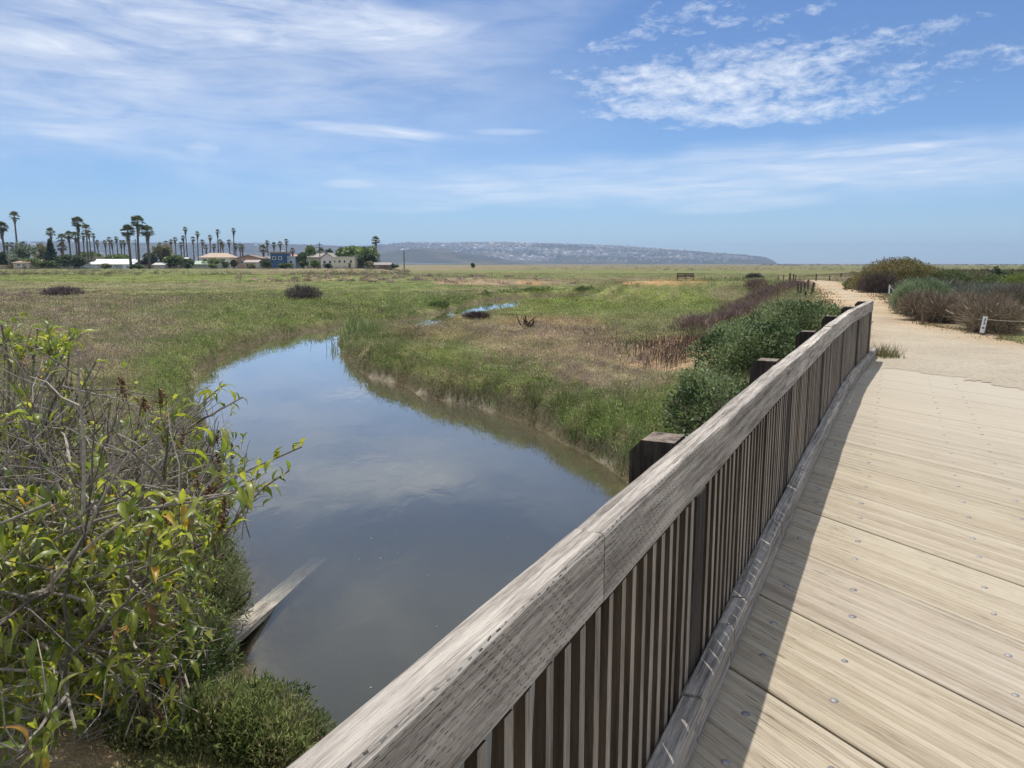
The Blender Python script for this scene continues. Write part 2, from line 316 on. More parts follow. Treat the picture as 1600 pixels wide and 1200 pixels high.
def terrain(X, Y, full=False):
    X = np.asarray(X, float); Y = np.asarray(Y, float)
    r = np.hypot(X, Y)
    dw = sdf(X, Y, Wp); dh = sdf(X, Y, HIp)
    wob = (fbm(X*.9, Y*.9, 3)-.5); dw = dw+wob*.35*np.clip(r/12, .5, 3)*(np.abs(dw) < 6)
    m = -1.08+.16*(fbm(X*.25+5, Y*.25, 3)-.5)*2*sstep(400, 120, r)+.07*(fbm(X*1.7, Y*1.7, 3)-.5)*2*sstep(120, 60, r)
    m = m+.22*gp(745, 525, -1, X, Y, 4.5, 2.8)+.22*gp(860, 545, -1, X, Y, 4, 3)+.02*gp(620, 530, -1, X, Y, 2.5, 2.5)-.18*gp(640, 505, -1.3, X, Y, 5, 5)
    m = m-.24*sstep(540, 600, 0*X+999)*gp(800, 480, -1.3, X, Y, 13, 16)-.15*gp(950, 470, -1.2, X, Y, 14, 20)
    m = m+.75*gp(780, 441, -1, X, Y, 7, 5)*(.6+.8*fbm(X*.4, Y*.3, 2))+.35*gp(600, 434, -1, X, Y, 22, 8)*(.4+1.2*fbm(X*.3, Y*.3, 2))
    m = m+.45*np.exp(-((X+5)/3.2)**2-((Y-3.5)/3.0)**2)+.35*np.exp(-((X+6)/4)**2-((Y-8)/3.)**2)
    az = np.arctan2(X, Y)
    town = sstep(215, 245, Y)*sstep(-.135, -.175, az); m = m+town*(-m+.0)
    w = np.where(X > 1, 4.0, 4.5)*(.8+.5*fbm(X*.3+9, Y*.3, 2))
    hi = 1-sstep(0, 1, dh/w)
    hz = .02*(fbm(X*.6, Y*.6, 3)-.5)+.28*sstep(1, 6, sdf(X, Y, PATHp))*(X > 2)
    far = sstep(70, 220, r); hz = hz*(1-far)+far*(-.15)
    h = m+(hz-m)*hi
    bank = sstep(-.02, .62, dw)**.6; lip = .05*sstep(-.1, .25, dw)
    hl = ZW+lip+(h-ZW-lip)*bank*sstep(.02, .3, dw)
    hb = ZW-.62*sstep(0, 1.6, -dw)-.03
    h = np.where(dw > 0, hl, hb)
    s, n = sn(X, Y)
    under = (s < 15.0-.72*(n-.0)*0-.714*(-n+.0)*-1) & (n > -2.95) & (n < 1.15) & (s < 14.75+.714*n)
    h = np.where(under, np.minimum(h, -.42), h)
    if full: return h, dw, dh
    return h
# ground cover colours, painted over the land (albedo)
GR = np.array
ZONES = [ # u, v, ru, rv, colour, weight
 (800,414,900,4,(.17,.145,.10),.8), (600,421,260,3.5,(.24,.20,.13),.8), (700,417,260,2,(.28,.22,.15),.8),
 (200,434,420,7,(.17,.195,.06),.95), (650,426,300,4,(.15,.13,.08),.6), (900,425,260,5,(.15,.165,.06),.7), (1200,425,200,5,(.15,.155,.07),.7),(900,418,350,3,(.18,.15,.10),.7),
 (300,446,400,5,(.20,.19,.10),.8), (500,455,160,7,(.13,.15,.05),.7), (90,463,180,9,(.16,.125,.075),.8), (300,466,120,8,(.15,.13,.07),.6),
 (90,500,250,34,(.21,.16,.125),.95), (240,515,110,26,(.22,.185,.12),.8), (200,478,150,9,(.19,.14,.11),.85), (150,560,150,30,(.20,.17,.11),.7), (30,455,90,6,(.16,.14,.09),.7),
 (400,485,150,20,(.14,.15,.06),.85), (560,475,150,12,(.12,.145,.05),.9), (320,540,90,35,(.15,.165,.06),.9), (260,600,60,50,(.15,.17,.06),.85), (620,445,150,9,(.135,.17,.055),.8),
 (780,441,100,5,(.30,.22,.15),.85), (830,442,20,3,(.45,.24,.13),.7), (960,437,150,4,(.20,.155,.10),.6),
 (950,470,190,24,(.165,.19,.055),.95), (880,490,120,10,(.17,.18,.06),.6), (960,500,140,9,(.20,.19,.09),.6), (1010,448,120,5,(.17,.17,.08),.6),
 (1040,442,70,3.5,(.50,.27,.15),.8), (940,464,45,3,(.17,.15,.10),.7),
 (730,512,110,22,(.21,.175,.095),.9), (860,535,110,30,(.25,.20,.125),.9), (860,506,80,8,(.27,.18,.11),.7), (950,590,110,30,(.27,.23,.145),.9), (1000,625,70,25,(.24,.215,.13),.7),
 (1060,545,70,18,(.46,.29,.18),.85), (1040,565,60,16,(.42,.28,.18),.8), (940,545,30,20,(.21,.14,.10),.7),
 (640,560,70,22,(.15,.165,.055),.9), (600,540,30,22,(.13,.15,.06),.8), (760,585,110,22,(.145,.155,.06),.85), (840,625,90,28,(.13,.145,.06),.8), (940,655,90,32,(.12,.165,.045),.95), (840,590,30,14,(.20,.24,.06),.6),
 (1060,640,60,50,(.13,.15,.06),.8), (980,700,60,30,(.11,.14,.06),.7),
 (1180,465,70,18,(.15,.11,.09),.9), (1450,440,200,22,(.15,.12,.08),.8), (1540,500,120,25,(.20,.15,.10),.9), (1560,430,140,12,(.15,.15,.07),.6),
 (130,1150,180,60,(.42,.31,.19),.9), (60,1050,120,50,(.33,.25,.16),.8), (330,900,60,120,(.10,.13,.05),.8), (340,1150,130,70,(.20,.195,.085),1.), (430,1170,80,70,(.19,.17,.09),1.),
]
def cover(X, Y, Z):
    u, v = proj(X, Y, Z); u = np.clip(u, -900, 2500); v = np.clip(v, 405, 2200)
    j = (fbm(X*.5+40, Y*.5, 4)-.5); j2 = (fbm(X*.5-40, Y*.5+70, 4)-.5)
    c = np.broadcast_to(GR([.145, .15, .07]), (len(X), 3)).copy()
    for zu, zv, ru, rv, col, w in ZONES:
        e = ((u-zu)/ru+j*.9)**2+((v-zv)/rv+j2*.9)**2
        k = w*(1-sstep(.55, 1.35, e)); c += (GR(col)-c)*k[:, None]
    k = sstep(.55, .75, fbm(X*.22+3, Y*.12+11, 3))*.45; c += (GR([.21, .18, .10])-c)*k[:, None]
    nn_ = fbm(X*.8+3, Y*.55+8, 4); nb = fbm(X*1.6-30, Y*1.1+18, 3); amt = np.clip(70/np.hypot(X, Y), .3, 1)
    c *= (1+(nn_-.5)*1.3*amt)[:, None]; c += (GR([.24, .20, .12])-c)*(sstep(.56, .7, nb)*.55*amt)[:, None]; c += (GR([.07, .09, .03])-c)*(sstep(.44, .32, nb)*.5*amt)[:, None]
    k = sstep(.5, .7, fbm(X*.06+31, Y*.03+1, 3))*.4*(Y > 25); c += (GR([.17, .20, .075])-c)*k[:, None]
    return c
# ------------------------------------------------------------------ ground sheet
a_f = np.radians(np.linspace(-42, 42, 420)); a_l = np.radians(np.linspace(-180, -42, 60)[:-1]); a_r = np.radians(np.linspace(42, 180, 60)[1:])
ang = np.concatenate([a_l, a_f, a_r]); rad = np.concatenate([np.linspace(.6, 3, 12)[:-1], np.geomspace(3, 130, 420), np.geomspace(130, 9000, 80)[1:]])
AA, RR = np.meshgrid(ang, rad); GX = (np.sin(AA)*RR).ravel(); GY = (np.cos(AA)*RR).ravel()
GZ, DWg, DHg = terrain(GX, GY, True)
gc = cover(GX, GY, GZ)
mud = sstep(.42, .12, DWg); gc += (GR([.115, .098, .062])-gc)*mud[:, None]
lipc = sstep(.20, .12, DWg)*sstep(-.05, .03, DWg)*(fbm(GX*.8, GY*.8, 2) > .47)*(GZ < ZW+.10)*(GY < 24); gc += (GR([.27, .235, .18])-gc)*lipc[:, None]
wet = sstep(.1, -.05, DWg); gc += (GR([.13, .11, .07])-gc)*(wet*.9)[:, None]
nr, na = RR.shape; idx = np.arange(nr*na).reshape(nr, na)
Q = np.stack([idx[:-1, :-1], idx[1:, :-1], idx[1:, 1:], idx[:-1, 1:]], -1).reshape(-1, 4)
c0 = len(GX); GX = np.append(GX, 0); GY = np.append(GY, 0); GZ = np.append(GZ, GZ[0]); gc = np.vstack([gc, gc[:1]])
fan = np.stack([np.full(na-1, c0), idx[0, :-1], idx[0, 1:]], -1)
o = obj('ground', np.c_[GX, GY, GZ], [Q[:, ::-1], fan[:, ::-1]], M['ground'], attrs={'Col': gc}, smooth=True); tag(o, 'marsh land of green and brown salt marsh sloping to the creek', kind='structure')
# ------------------------------------------------------------------ path
def fine(poly, step, jit):
    P = []
    n = len(poly)
    for i in range(n):
        a = poly[i]; b = poly[(i+1) % n]; L = np.hypot(*(b-a)); k = max(1, int(L/max(step, .012*np.hypot(*a))))
        for q in range(k): P.append(a+(b-a)*q/k)
    P = np.array(P); rr = np.hypot(P[:, 0], P[:, 1])
    P[:, 0] += (fbm(P[:, 0]*.9, P[:, 1]*.9, 3)-.5)*jit*np.clip(rr/15, .4, 1.5); P[:, 1] += (fbm(P[:, 0]*.9+50, P[:, 1]*.9, 3)-.5)*jit*np.clip(rr/15, .4, 3)
    return P
from mathutils.geometry import tessellate_polygon
PF = fine(PATHp, .35, .7)
# grid the path area so that the sheet follows the land
pa = np.radians(np.linspace(6, 48, 300)); pr = np.geomspace(9.0, 95, 420)
PA, PR = np.meshgrid(pa, pr); PX = (np.sin(PA)*PR).ravel(); PY = (np.cos(PA)*PR).ravel()
pd = sdf(PX, PY, PF); keep = pd+(fbm(PX*2.6, PY*2.6, 4)-.5)*1.3*sstep(22, 16, np.hypot(PX, PY)) < .0
PZ = np.maximum(terrain(PX, PY), -.01)+.012+.012*(fbm(PX*1.5, PY*1.5, 3)-.5)
idx = np.arange(PX.size).reshape(PA.shape); Q = np.stack([idx[:-1, :-1], idx[1:, :-1], idx[1:, 1:], idx[:-1, 1:]], -1).reshape(-1, 4)
Q = Q[keep[Q].all(1)]; used = np.unique(Q); rm = -np.ones(PX.size, int); rm[used] = np.arange(len(used))
edge = sstep(-1.6, -.1, pd)*.8*sstep(14, 19, np.hypot(PX, PY)); pc = 1-edge[:, None]*GR([.05, .16, .28])*(.4+1.2*fbm(PX*.8, PY*.8, 3))[:, None]
o = obj('path', np.c_[PX, PY, PZ][used], rm[Q][:, ::-1], M['sand'], attrs={'Col': pc[used]}, smooth=True); tag(o, 'sandy footpath leading away from the end of the bridge', kind='structure')
# ------------------------------------------------------------------ water
def water_mat():
    m, t = material('creek_water'); geo = t.n('NewGeometry').outputs['Position']
    n1 = t.noise(t.vmul(geo, (1., .6, 1.)), 1.6, 3, .5, .6); n2 = t.noise(t.vmul(geo, (1., .55, 1.)), 14., 2, .5)
    area = t.mapr(t.noise(geo, .45, 3), .5, .68)
    h = t.m('ADD', t.m('MULTIPLY', n1, 1.), t.m('MULTIPLY', t.m('MULTIPLY', n2, area), .10))
    bmp = t.n('Bump', Strength=.10, Distance=.05, Height=h)
    gl = t.n('BsdfGlossy', Roughness=.02, Color=(1, 1, 1)); t.set(gl.inputs['Normal'], bmp)
    fr = t.n('Fresnel', IOR=1.40); t.set(fr.inputs['Normal'], bmp)
    tr = t.n('BsdfTransparent', Color=(.92, .92, .86))
    mx = t.nt.nodes.new('ShaderNodeMixShader'); t.set(mx.inputs[0], t.m('MULTIPLY', fr, 1.5, clamp=True)); t.nt.links.new(tr.outputs[0], mx.inputs[1]); t.nt.links.new(gl.outputs[0], mx.inputs[2])
    t.nt.links.new(mx.outputs[0], t.out.inputs['Surface'])
    vol = t.n('VolumePrincipled'); vol.inputs['Color'].default_value = (.56, .56, .46, 1); vol.inputs['Density'].default_value = 2.6; vol.inputs['Anisotropy'].default_value = .3
    t.nt.links.new(vol.outputs[0], t.out.inputs['Volume']); return m
M['water'] = water_mat()
WO = []
n = len(Wp); cen = Wp.mean(0)
def expand(poly, e):
    out = []; n = len(poly); area = sum(poly[i][0]*poly[(i+1) % n][1]-poly[(i+1) % n][0]*poly[i][1] for i in range(n))
    sg = 1 if area > 0 else -1
    for i in range(n):
        a, b, c = poly[i-1], poly[i], poly[(i+1) % n]; t1 = (b-a)/(np.hypot(*(b-a))+1e-9); t2 = (c-b)/(np.hypot(*(c-b))+1e-9)
        nn = np.array([t1[1]+t2[1], -t1[0]-t2[0]])*sg; nn /= np.hypot(*nn)+1e-9; out.append(b+nn*e*np.clip(np.hypot(*b)/10, .8, 4))
    return np.array(out)
WE = expand(Wp, .55)
tris = tessellate_polygon([[Vector((p[0], p[1], 0)) for p in WE]])
k = len(WE); V = np.concatenate([np.c_[WE, np.full(k, ZW)], np.c_[WE, np.full(k, ZW-.95)]]); T = np.array([list(x) for x in tris])
a, b, c = (WE[T[:, i]] for i in range(3)); flip = ((b[:, 0]-a[:, 0])*(c[:, 1]-a[:, 1])-(b[:, 1]-a[:, 1])*(c[:, 0]-a[:, 0])) < 0; T[flip] = T[flip][:, ::-1]
i = np.arange(k); j = (i+1) % k; area = np.sum(WE[i, 0]*WE[j, 1]-WE[j, 0]*WE[i, 1]); S = np.c_[i, i+k, j+k, j] if area > 0 else np.c_[j, j+k, i+k, i]
o = obj('water', V, [T, T[:, ::-1]+k, S], M['water']); tag(o, 'still murky creek water reflecting the sky', kind='structure')
# ------------------------------------------------------------------ footbridge
bridge = empty('footbridge', (0, 0, 0), 0, 'weathered timber footbridge with slatted railing over the creek', 'footbridge')
def place(o, s, n, z, ang=0.):               # local X along the bridge, local Y to the left
    p = DN(s, n); o.location = (p[0], p[1], z); o.rotation_euler = (0, 0, pi/2-AZ+ang); return o
B = np.array([math.sin(math.radians(152.)), math.cos(math.radians(152.))]); PB = np.array([-B[1], B[0]])   # board axis, its left normal
def cut(p, nv):                              # point on a board line through p where n == nv
    n0 = p@NL; return p+B*(nv-n0)/(B@NL)
PBs = abs(PB@D)
def poly_prism(P2, z0, z1, c):
    P2 = np.array(P2); m = P2.mean(0); k = len(P2); inn = P2+(m-P2)/np.linalg.norm(m-P2, axis=1)[:, None]*0
    # inset edges by c
    out = []
    for i in range(k):
        a, b, d = P2[i-1], P2[i], P2[(i+1) % k]; t1 = (b-a)/np.hypot(*(b-a)); t2 = (d-b)/np.hypot(*(d-b)); n1 = np.array([-t1[1], t1[0]]); n2 = np.array([-t2[1], t2[0]])
        q = (n1+n2)/(1+n1@n2); out.append(b+q*c)
    I = np.array(out); V = np.concatenate([np.c_[P2, np.full(k, z0)], np.c_[P2, np.full(k, z1-c)], np.c_[I, np.full(k, z1)]])
    i = np.arange(k); j = (i+1) % k
    return V, [np.concatenate([np.c_[i, j, j+k, i+k], np.c_[i+k, j+k, j+2*k, i+2*k]]), np.arange(2*k, 3*k)[None], np.arange(k-1, -1, -1)[None]]
def bolt_mesh(r=.0165, h=.005):
    V = [[0, 0, h]]; 
    for rr, z in ((r*.45, h*.9), (r*.85, h*.45), (r, 0), (r*1.05, -.002)):
        for q in range(12): V.append([rr*math.cos(q*pi/6), rr*math.sin(q*pi/6), z])
    Fq = [[1+12*m+q, 1+12*m+(q+1) % 12, 1+12*(m+1)+(q+1) % 12, 1+12*(m+1)+q] for m in range(3) for q in range(12)]
    return mesh('bolt', V, [np.array([[0, 1+q, 1+(q+1) % 12] for q in range(12)]), np.array(Fq)[:, ::-1]], M['bolt'], smooth=True)
BM = bolt_mesh()
for kk in range(-6, 16):
    ga = DN(3.24+.837*kk, .53); gb = DN(3.24+.837*(kk+1), .53)
    gap = (.010+.008*R.random())/2
    nv = -.55-2.75
    e = PB*gap*(1 if PB@D > 0 else -1)
    c1 = cut(ga+e, .93); c2 = cut(ga+e, -2.75); c3 = cut(gb-e, -2.75); c4 = cut(gb-e, .93)
    org = cut(ga, 0.0); rot = math.atan2(B[1], B[0]); ca, sa = math.cos(-rot), math.sin(-rot)
    L = [((p-org)[0]*ca-(p-org)[1]*sa, (p-org)[0]*sa+(p-org)[1]*ca) for p in (c1, c2, c3, c4)]
    ar = sum(L[q][0]*L[(q+1) % 4][1]-L[(q+1) % 4][0]*L[q][1] for q in range(4))
    if ar < 0: L = L[::-1]
    dz = -.003+.004*R.random()
    V, Fs = poly_prism(L, -.13, 0, .005)
    p = obj('deck_panel', V, Fs, M['deck'], bridge); p.location = (org[0], org[1], dz); p.rotation_euler = (0, 0, rot)
    sgn = 1 if ((gb-ga)@np.array([-B[1], B[0]])) > 0 else -1
    for nn in (.42, .09, -.57, -.92, -1.9):
        for off in (.245, .60):
            q = ga+D*off; q = cut(q, nn)+R.normal(0, .008, 2)
            b_ = link('bolt', BM, p); dd = q-org; b_.location = (dd[0]*ca-dd[1]*sa, dd[0]*sa+dd[1]*ca, .0005)
            sc = .85+.35*R.random(); b_.scale = (sc, sc, .8+.5*R.random())
# handrail segments
RB = .902; RT = 1.086
joints = [-1.2, 1.74, 5.3, 8.85, 12.2, 15.5]
for i in range(5):
    s0, s1 = joints[i], joints[i+1]; n0, n1 = .61+bend(s0), .61+bend(s1); L = math.hypot(s1-s0, n1-n0)-.004
    V, Fs = lbeam(L, .087, RT-RB, .12, .007, .009, i+3)
    o = obj('handrail', V, Fs, M['rail'], bridge); place(o, s0+.002, n0, RB+(0, .0, -.004, .002, 0)[i], math.atan2(n1-n0, s1-s0))
# posts
for s in (-.02, 2.765, 5.47, 8.03, 10.55, 12.95, 14.95):
    b = bend(s+.08); mb = MB()
    mb.add(*cbox(0, .165, 0, .262, -.75, RB-.004, .006)); o_ = mb
    c = .045; sec = [[.087, RB-.004], [.262, RB-.004], [.262, RT-c], [.262-c, RT+.004], [.087+.006, RT+.004]]
    sec[0][0] = .0905; sec[4][0] = .0905
    k = len(sec); V = np.concatenate([np.array([[x, y, z] for y, z in sec]) for x in (0., .165)]); i = np.arange(k); j = (i+1) % k
    mb.add(V, [np.c_[j, i, i+k, j+k][:, ::-1], i[None, ::-1][:, ::-1], (i+k)[None][:, ::-1]])
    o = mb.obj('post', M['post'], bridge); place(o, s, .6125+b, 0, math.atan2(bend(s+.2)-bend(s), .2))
# balusters
bvar = []
for q in range(4):
    V, Fs = cbox(-.0185, .0185, 0, .072, .005, RB-.003, .0025); V[V[:, 2] > .5, 1] *= .375; V[:, 0] += (V[:, 2]-.45)*.004*(q-1.5); bvar.append(mesh('baluster', V, Fs, M['bal']))  # depth taper shaped so sun slits fall as triangles on the kerb
posts = (-.02, 2.765, 5.47, 8.03, 10.55, 12.95, 14.95)
rest = MB(); nb = 0
for q in range(162):
    s = -.6+q*.1005+R.normal(0, .003)
    if any(ps-.022 < s < ps+.187 for ps in posts) or s > 15.45: continue
    n_ = .6125+bend(s)+R.normal(0, .0012); s_in = s > .75
    if s_in and nb < 100:
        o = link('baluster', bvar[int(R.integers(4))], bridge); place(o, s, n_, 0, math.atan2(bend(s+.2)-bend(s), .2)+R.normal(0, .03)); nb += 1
    elif s_in:
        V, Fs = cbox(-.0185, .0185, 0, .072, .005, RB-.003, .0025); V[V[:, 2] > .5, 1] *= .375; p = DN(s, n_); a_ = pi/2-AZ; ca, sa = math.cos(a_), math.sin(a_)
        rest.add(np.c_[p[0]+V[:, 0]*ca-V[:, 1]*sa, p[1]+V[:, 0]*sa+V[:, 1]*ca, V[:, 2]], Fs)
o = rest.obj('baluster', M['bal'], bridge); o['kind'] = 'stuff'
# kerb rail
cj = [-1.2, .75, 2.62, 3.25, 3.56, 4.80, 6.09, 7.8, 9.46, 11.2, 13.0, 16.0]
for i in range(len(cj)-1):
    s0, s1 = cj[i], cj[i+1]; n0, n1 = .531+bend(s0), .531+bend(s1); L = math.hypot(s1-s0, n1-n0)-.012
    V, Fs = lbeam(L, .0785, .10, .15, .010, .008, i+20); a_ = math.atan2(n1-n0, s1-s0)
    o = obj('kerb_rail', V, Fs, M['curb'], bridge); place(o, s0+.006, n0+R.normal(0, .002), .088+R.normal(0, .002), a_)
    V, Fs = lbeam(L, .066, .082, .4, .006, .005, i+50)
    lo = obj('spacer_block', V, Fs, M['curb'], bridge); place(lo, s0+.006, n0+.012, .003, a_)
    for xx in ((.09, L-.1) if L > .9 else (.09,)):
        b_ = link('bolt', BM, o); b_.location = (xx, -.001, .055); b_.rotation_euler = (pi/2, 0, 0); b_.scale = (1.15, 1.15, 1)
# girders and piles under the deck
for nn in (.75, -.1, -.95, -1.8, -2.6):
    V, Fs = lbeam(16.2, .14, .3, 2, .005); o = obj('girder', V, Fs, M['beam'], bridge); place(o, -2.0, nn, -.437)
for s in (2.6, 7.4, 11.6):
    for nn in (.7, -.9, -2.5):
        V, Fs = tube([(0, 0, -3.2), (0, 0, -.437)], .14, 10); o = obj('pile', V, Fs, M['beam'], bridge, smooth=False); place(o, s, nn, 0)
# ------------------------------------------------------------------ plank in the creek
p0 = g(342, 1030, ZW+.20); p1 = g(510, 878, ZW-.26); L = math.hypot(p1[0]-p0[0], p1[1]-p0[1])
V, Fs = lbeam(L+.25, .215, .07, .12, .01, .02, 5); o = obj('plank', V, Fs, M['plank'])
o.location = (p0[0]-.02, p0[1]-.06, ZW+.16); o.rotation_euler = (0, math.atan2(.46, L), math.atan2(p1[1]-p0[1], p1[0]-p0[0])); tag(o, 'old grey timber plank sloping from the bank into the water', 'plank')
# ================================================================== PLANTS
def blades(P, h, w, lean, col, rng, up=None):
    """one triangle per blade"""
    n = len(P); a = rng.random(n)*2*pi; b = rng.random(n)*2*pi
    dx = np.c_[np.cos(a), np.sin(a), np.zeros(n)]*(w/2)[:, None]
    tip = P+np.c_[np.cos(b)*lean*h, np.sin(b)*lean*h, h*np.sqrt(np.maximum(.1, 1-np.minimum(lean, .9)**2))]
    V = np.stack([P-dx, P+dx, tip], 1).reshape(-1, 3); Fc = np.arange(3*n).reshape(-1, 3)
    C = np.repeat(col, 3, 0).reshape(n, 3, 3); C[:, :2] *= .92
    return V, Fc, C.reshape(-1, 3)
def clump_cover(name, label, cat, n_tufts, umin, umax, rmin, rmax, per, hfun, mask, seed, wpx=1.1, colj=.18):
    rng = np.random.default_rng(seed)
    az = np.arctan((rng.uniform(umin, umax, n_tufts)-800)/F); r = np.exp(rng.uniform(math.log(rmin), math.log(rmax), n_tufts))
    x = np.sin(az)*r; y = np.cos(az)*r
    z, dw, dh = terrain(x, y, True); pth = sdf(x, y, PATHp); s, nn = sn(x, y)
    ok = (dw > .06) & (pth > .12*np.clip(r/12, 1, 4)) & ~((nn > -3) & (nn < 1.0) & (s < 15.2)) & mask(x, y, z, dw, dh, r, rng)
    x, y, z, dw, r = x[ok], y[ok], z[ok], dw[ok], r[ok]
    c = cover(x, y, z)*(1+rng.normal(0, colj, (len(x), 1)))*(1+rng.normal(0, .07, (len(x), 3)))
    h = hfun(x, y, z, dw, r, rng); k = per
    px = r/F                                  # metres per photo pixel
    sp = np.maximum(.05, px*3.2)
    X = np.repeat(x, k)+rng.normal(0, 1, len(x)*k)*np.repeat(sp, k); Y = np.repeat(y, k)+rng.normal(0, 1, len(x)*k)*np.repeat(sp, k)*1.5
    Z = np.repeat(z, k)-.02; HH = np.repeat(h, k)*rng.uniform(.45, 1.15, len(X)); WW = np.maximum(.006, np.repeat(px, k)*wpx)*rng.uniform(.7, 1.6, len(X))
    C = np.repeat(c, k, 0)*(rng.uniform(1.1, 2.3, len(X)))[:, None]
    d2 = sdf(X, Y, Wp) > .0; p2 = sdf(X, Y, PATHp) > .0; s, nn = sn(X, Y); d2 &= p2 & ~((nn > -2.9) & (nn < 1.0) & (s < 15.2))
    V, Fc, C = blades(np.c_[X, Y, Z][d2], HH[d2], WW[d2], rng.uniform(.1, .75, d2.sum()), np.clip(C[d2], .01, .8), rng)
    o = obj(name, V, Fc, M['grass'], attrs={'Col': C}); tag(o, label, cat, kind='stuff'); return o
def px_of(x, y, z): return proj(x, y, z)
def ellm(u, v, cu, cv, ru, rv): return ((u-cu)/ru)**2+((v-cv)/rv)**2 < 1
def hf(x, y, z, dw, r, rng):
    n = fbm(x*.6+7, y*.6, 3); bank = np.exp(-np.maximum(dw-.2, 0)/1.2)
    h = .06+.12*n+.13*bank*(.5+n); u, v = px_of(x, y, z)
    h = np.where(ellm(u, v, 870, 545, 180, 60), h*.6, h); h = np.where(ellm(u, v, 1050, 555, 80, 35), h*.35, h)
    h = np.where((v > 1120) & (u < 190), h*.35, h); h = np.where(ellm(u, v, 940, 650, 120, 45), h*1.3, h)
    h = np.where(r < 6.5, h*.45, h)
    h = np.where((r > 30), h*.75, h)*np.where(ellm(u, v, 740, 492, 90, 16), .5, 1)
    return h*rng.uniform(.6, 1.3, len(x))
def thin(cu, cv, ru, rv, p):
    return lambda x, y, z, rng: ellm(*px_of(x, y, z), cu, cv, ru, rv) & (rng.random(len(x)) > p)
def mask_main(x, y, z, dw, dh, r, rng):
    u, v = px_of(x, y, z); bare = ellm(u, v, 1050, 558, 75, 28) & (rng.random(len(x)) > .25)
    bare |= ellm(u, v, 1035, 442, 65, 3) | ((u < 190) & (v > 1110) & (rng.random(len(x)) > .2)) | (ellm(u, v, 860, 540, 90, 25) & (rng.random(len(x)) > .6))
    bare |= ellm(u, v, 940, 464, 45, 2)
    gap = fbm(x*2.2, y*2.2, 2) < .33
    return ~bare & ~gap
clump_cover('marsh_grass', 'low green and brown marsh plants covering the near banks', 'marsh plants', 52000, -120, 1290, 4.2, 34, 7, hf, mask_main, 11)
clump_cover('marsh_grass', 'green cordgrass carpeting the far salt marsh', 'marsh plants', 90000, -60, 1700, 30, 240, 4, hf, mask_main, 12, wpx=1.6, colj=.1)
def cushions(n, umin, umax, rmin, rmax, seed):
    rng = np.random.default_rng(seed); az = np.arctan((rng.uniform(umin, umax, n)-800)/F); r = np.exp(rng.uniform(math.log(rmin), math.log(rmax), n)); x = np.sin(az)*r; y = np.cos(az)*r
    z, dw, dh = terrain(x, y, True); s, nn = sn(x, y); u, v = px_of(x, y, z); bare = (ellm(u, v, 1050, 558, 75, 26) | ellm(u, v, 1035, 442, 65, 3)) & (rng.random(n) > .2)
    ok = (dw > .02) & (sdf(x, y, PATHp) > .25) & ~((nn > -3) & (nn < 1.05) & (s < 15.2)) & ~bare & ~((u < 190) & (v > 1110)); x, y, z, r, dw, u, v = x[ok], y[ok], z[ok], r[ok], dw[ok], u[ok], v[ok]
    c = cover(x, y, z)*(1+rng.normal(0, .26, (len(x), 1)))*(1+rng.normal(0, .06, (len(x), 3)))*1.15
    k = 22; R_ = rng.uniform(.10, .30, len(x))*np.clip(r/14, .8, 3.5); hh = np.minimum(R_*.9, .34)*rng.uniform(.5, 1.2, len(x))*np.where(ellm(u, v, 740, 492, 90, 16), .5, 1); d = rdirs(rng, len(x)*k); d[:, 2] = abs(d[:, 2]); q = rng.random(len(d))**.35
    P = np.repeat(np.c_[x, y, z-.01], k, 0)+d*np.c_[np.repeat(R_, k), np.repeat(R_, k), np.repeat(hh, k)]*q[:, None]; sz = np.maximum(.022, np.repeat(r/F, k)*2.1)
    keep = sdf(P[:, 0], P[:, 1], Wp) > -.08*np.repeat(r, k)/10; P, sz, d = P[keep], sz[keep], d[keep]; col = np.repeat(c, k, 0)[keep]
    V, Fc, C = leaves(P, 1., rng, col, .42, nrm=d*.6+[0, 0, .6], jit=.22); C = np.clip(C*1.5, 0, .9); V = V.reshape(-1, 4, 3); V = P[:, None]+(V-P[:, None])*sz[:, None, None]
    o = obj('pickleweed', V.reshape(-1, 3), Fc, M['grass'], attrs={'Col': C}); tag(o, 'cushions of olive and green pickleweed matting the creek banks', 'pickleweed', kind='stuff')
# ------- generic bushes (shared)
def rdirs(rng, n, upb=0.):
    d = rng.normal(0, 1, (n, 3)); d[:, 2] += upb; return d/np.linalg.norm(d, axis=1)[:, None]
def leaves(P, size, rng, col, aspect=.45, upb=.6, fold=.25, jit=.2, nrm=None):
    """small folded diamond leaves"""
    n = len(P); A = rdirs(rng, n, .3) if nrm is None else nrm+rng.normal(0, .6, (n, 3)); A /= np.linalg.norm(A, axis=1)[:, None]
    Nn = rdirs(rng, n, upb); S = np.cross(A, Nn); S /= np.linalg.norm(S, axis=1)[:, None]+1e-6; Up = np.cross(S, A)
    L = (size*rng.uniform(.7, 1.3, n))[:, None]; w = L*aspect*.5
    V = np.stack([P, P+A*L*.5+S*w+Up*L*fold*.3, P+A*L, P+A*L*.5-S*w+Up*L*fold*.3], 1).reshape(-1, 3)
    i = np.arange(n)[:, None]*4; Fc = np.concatenate([i+[0, 1, 2], i+[0, 2, 3]])
    C = np.repeat(col*(1+rng.normal(0, jit, (n, 1))), 4, 0)
    return V, Fc, np.clip(C, .008, .9)
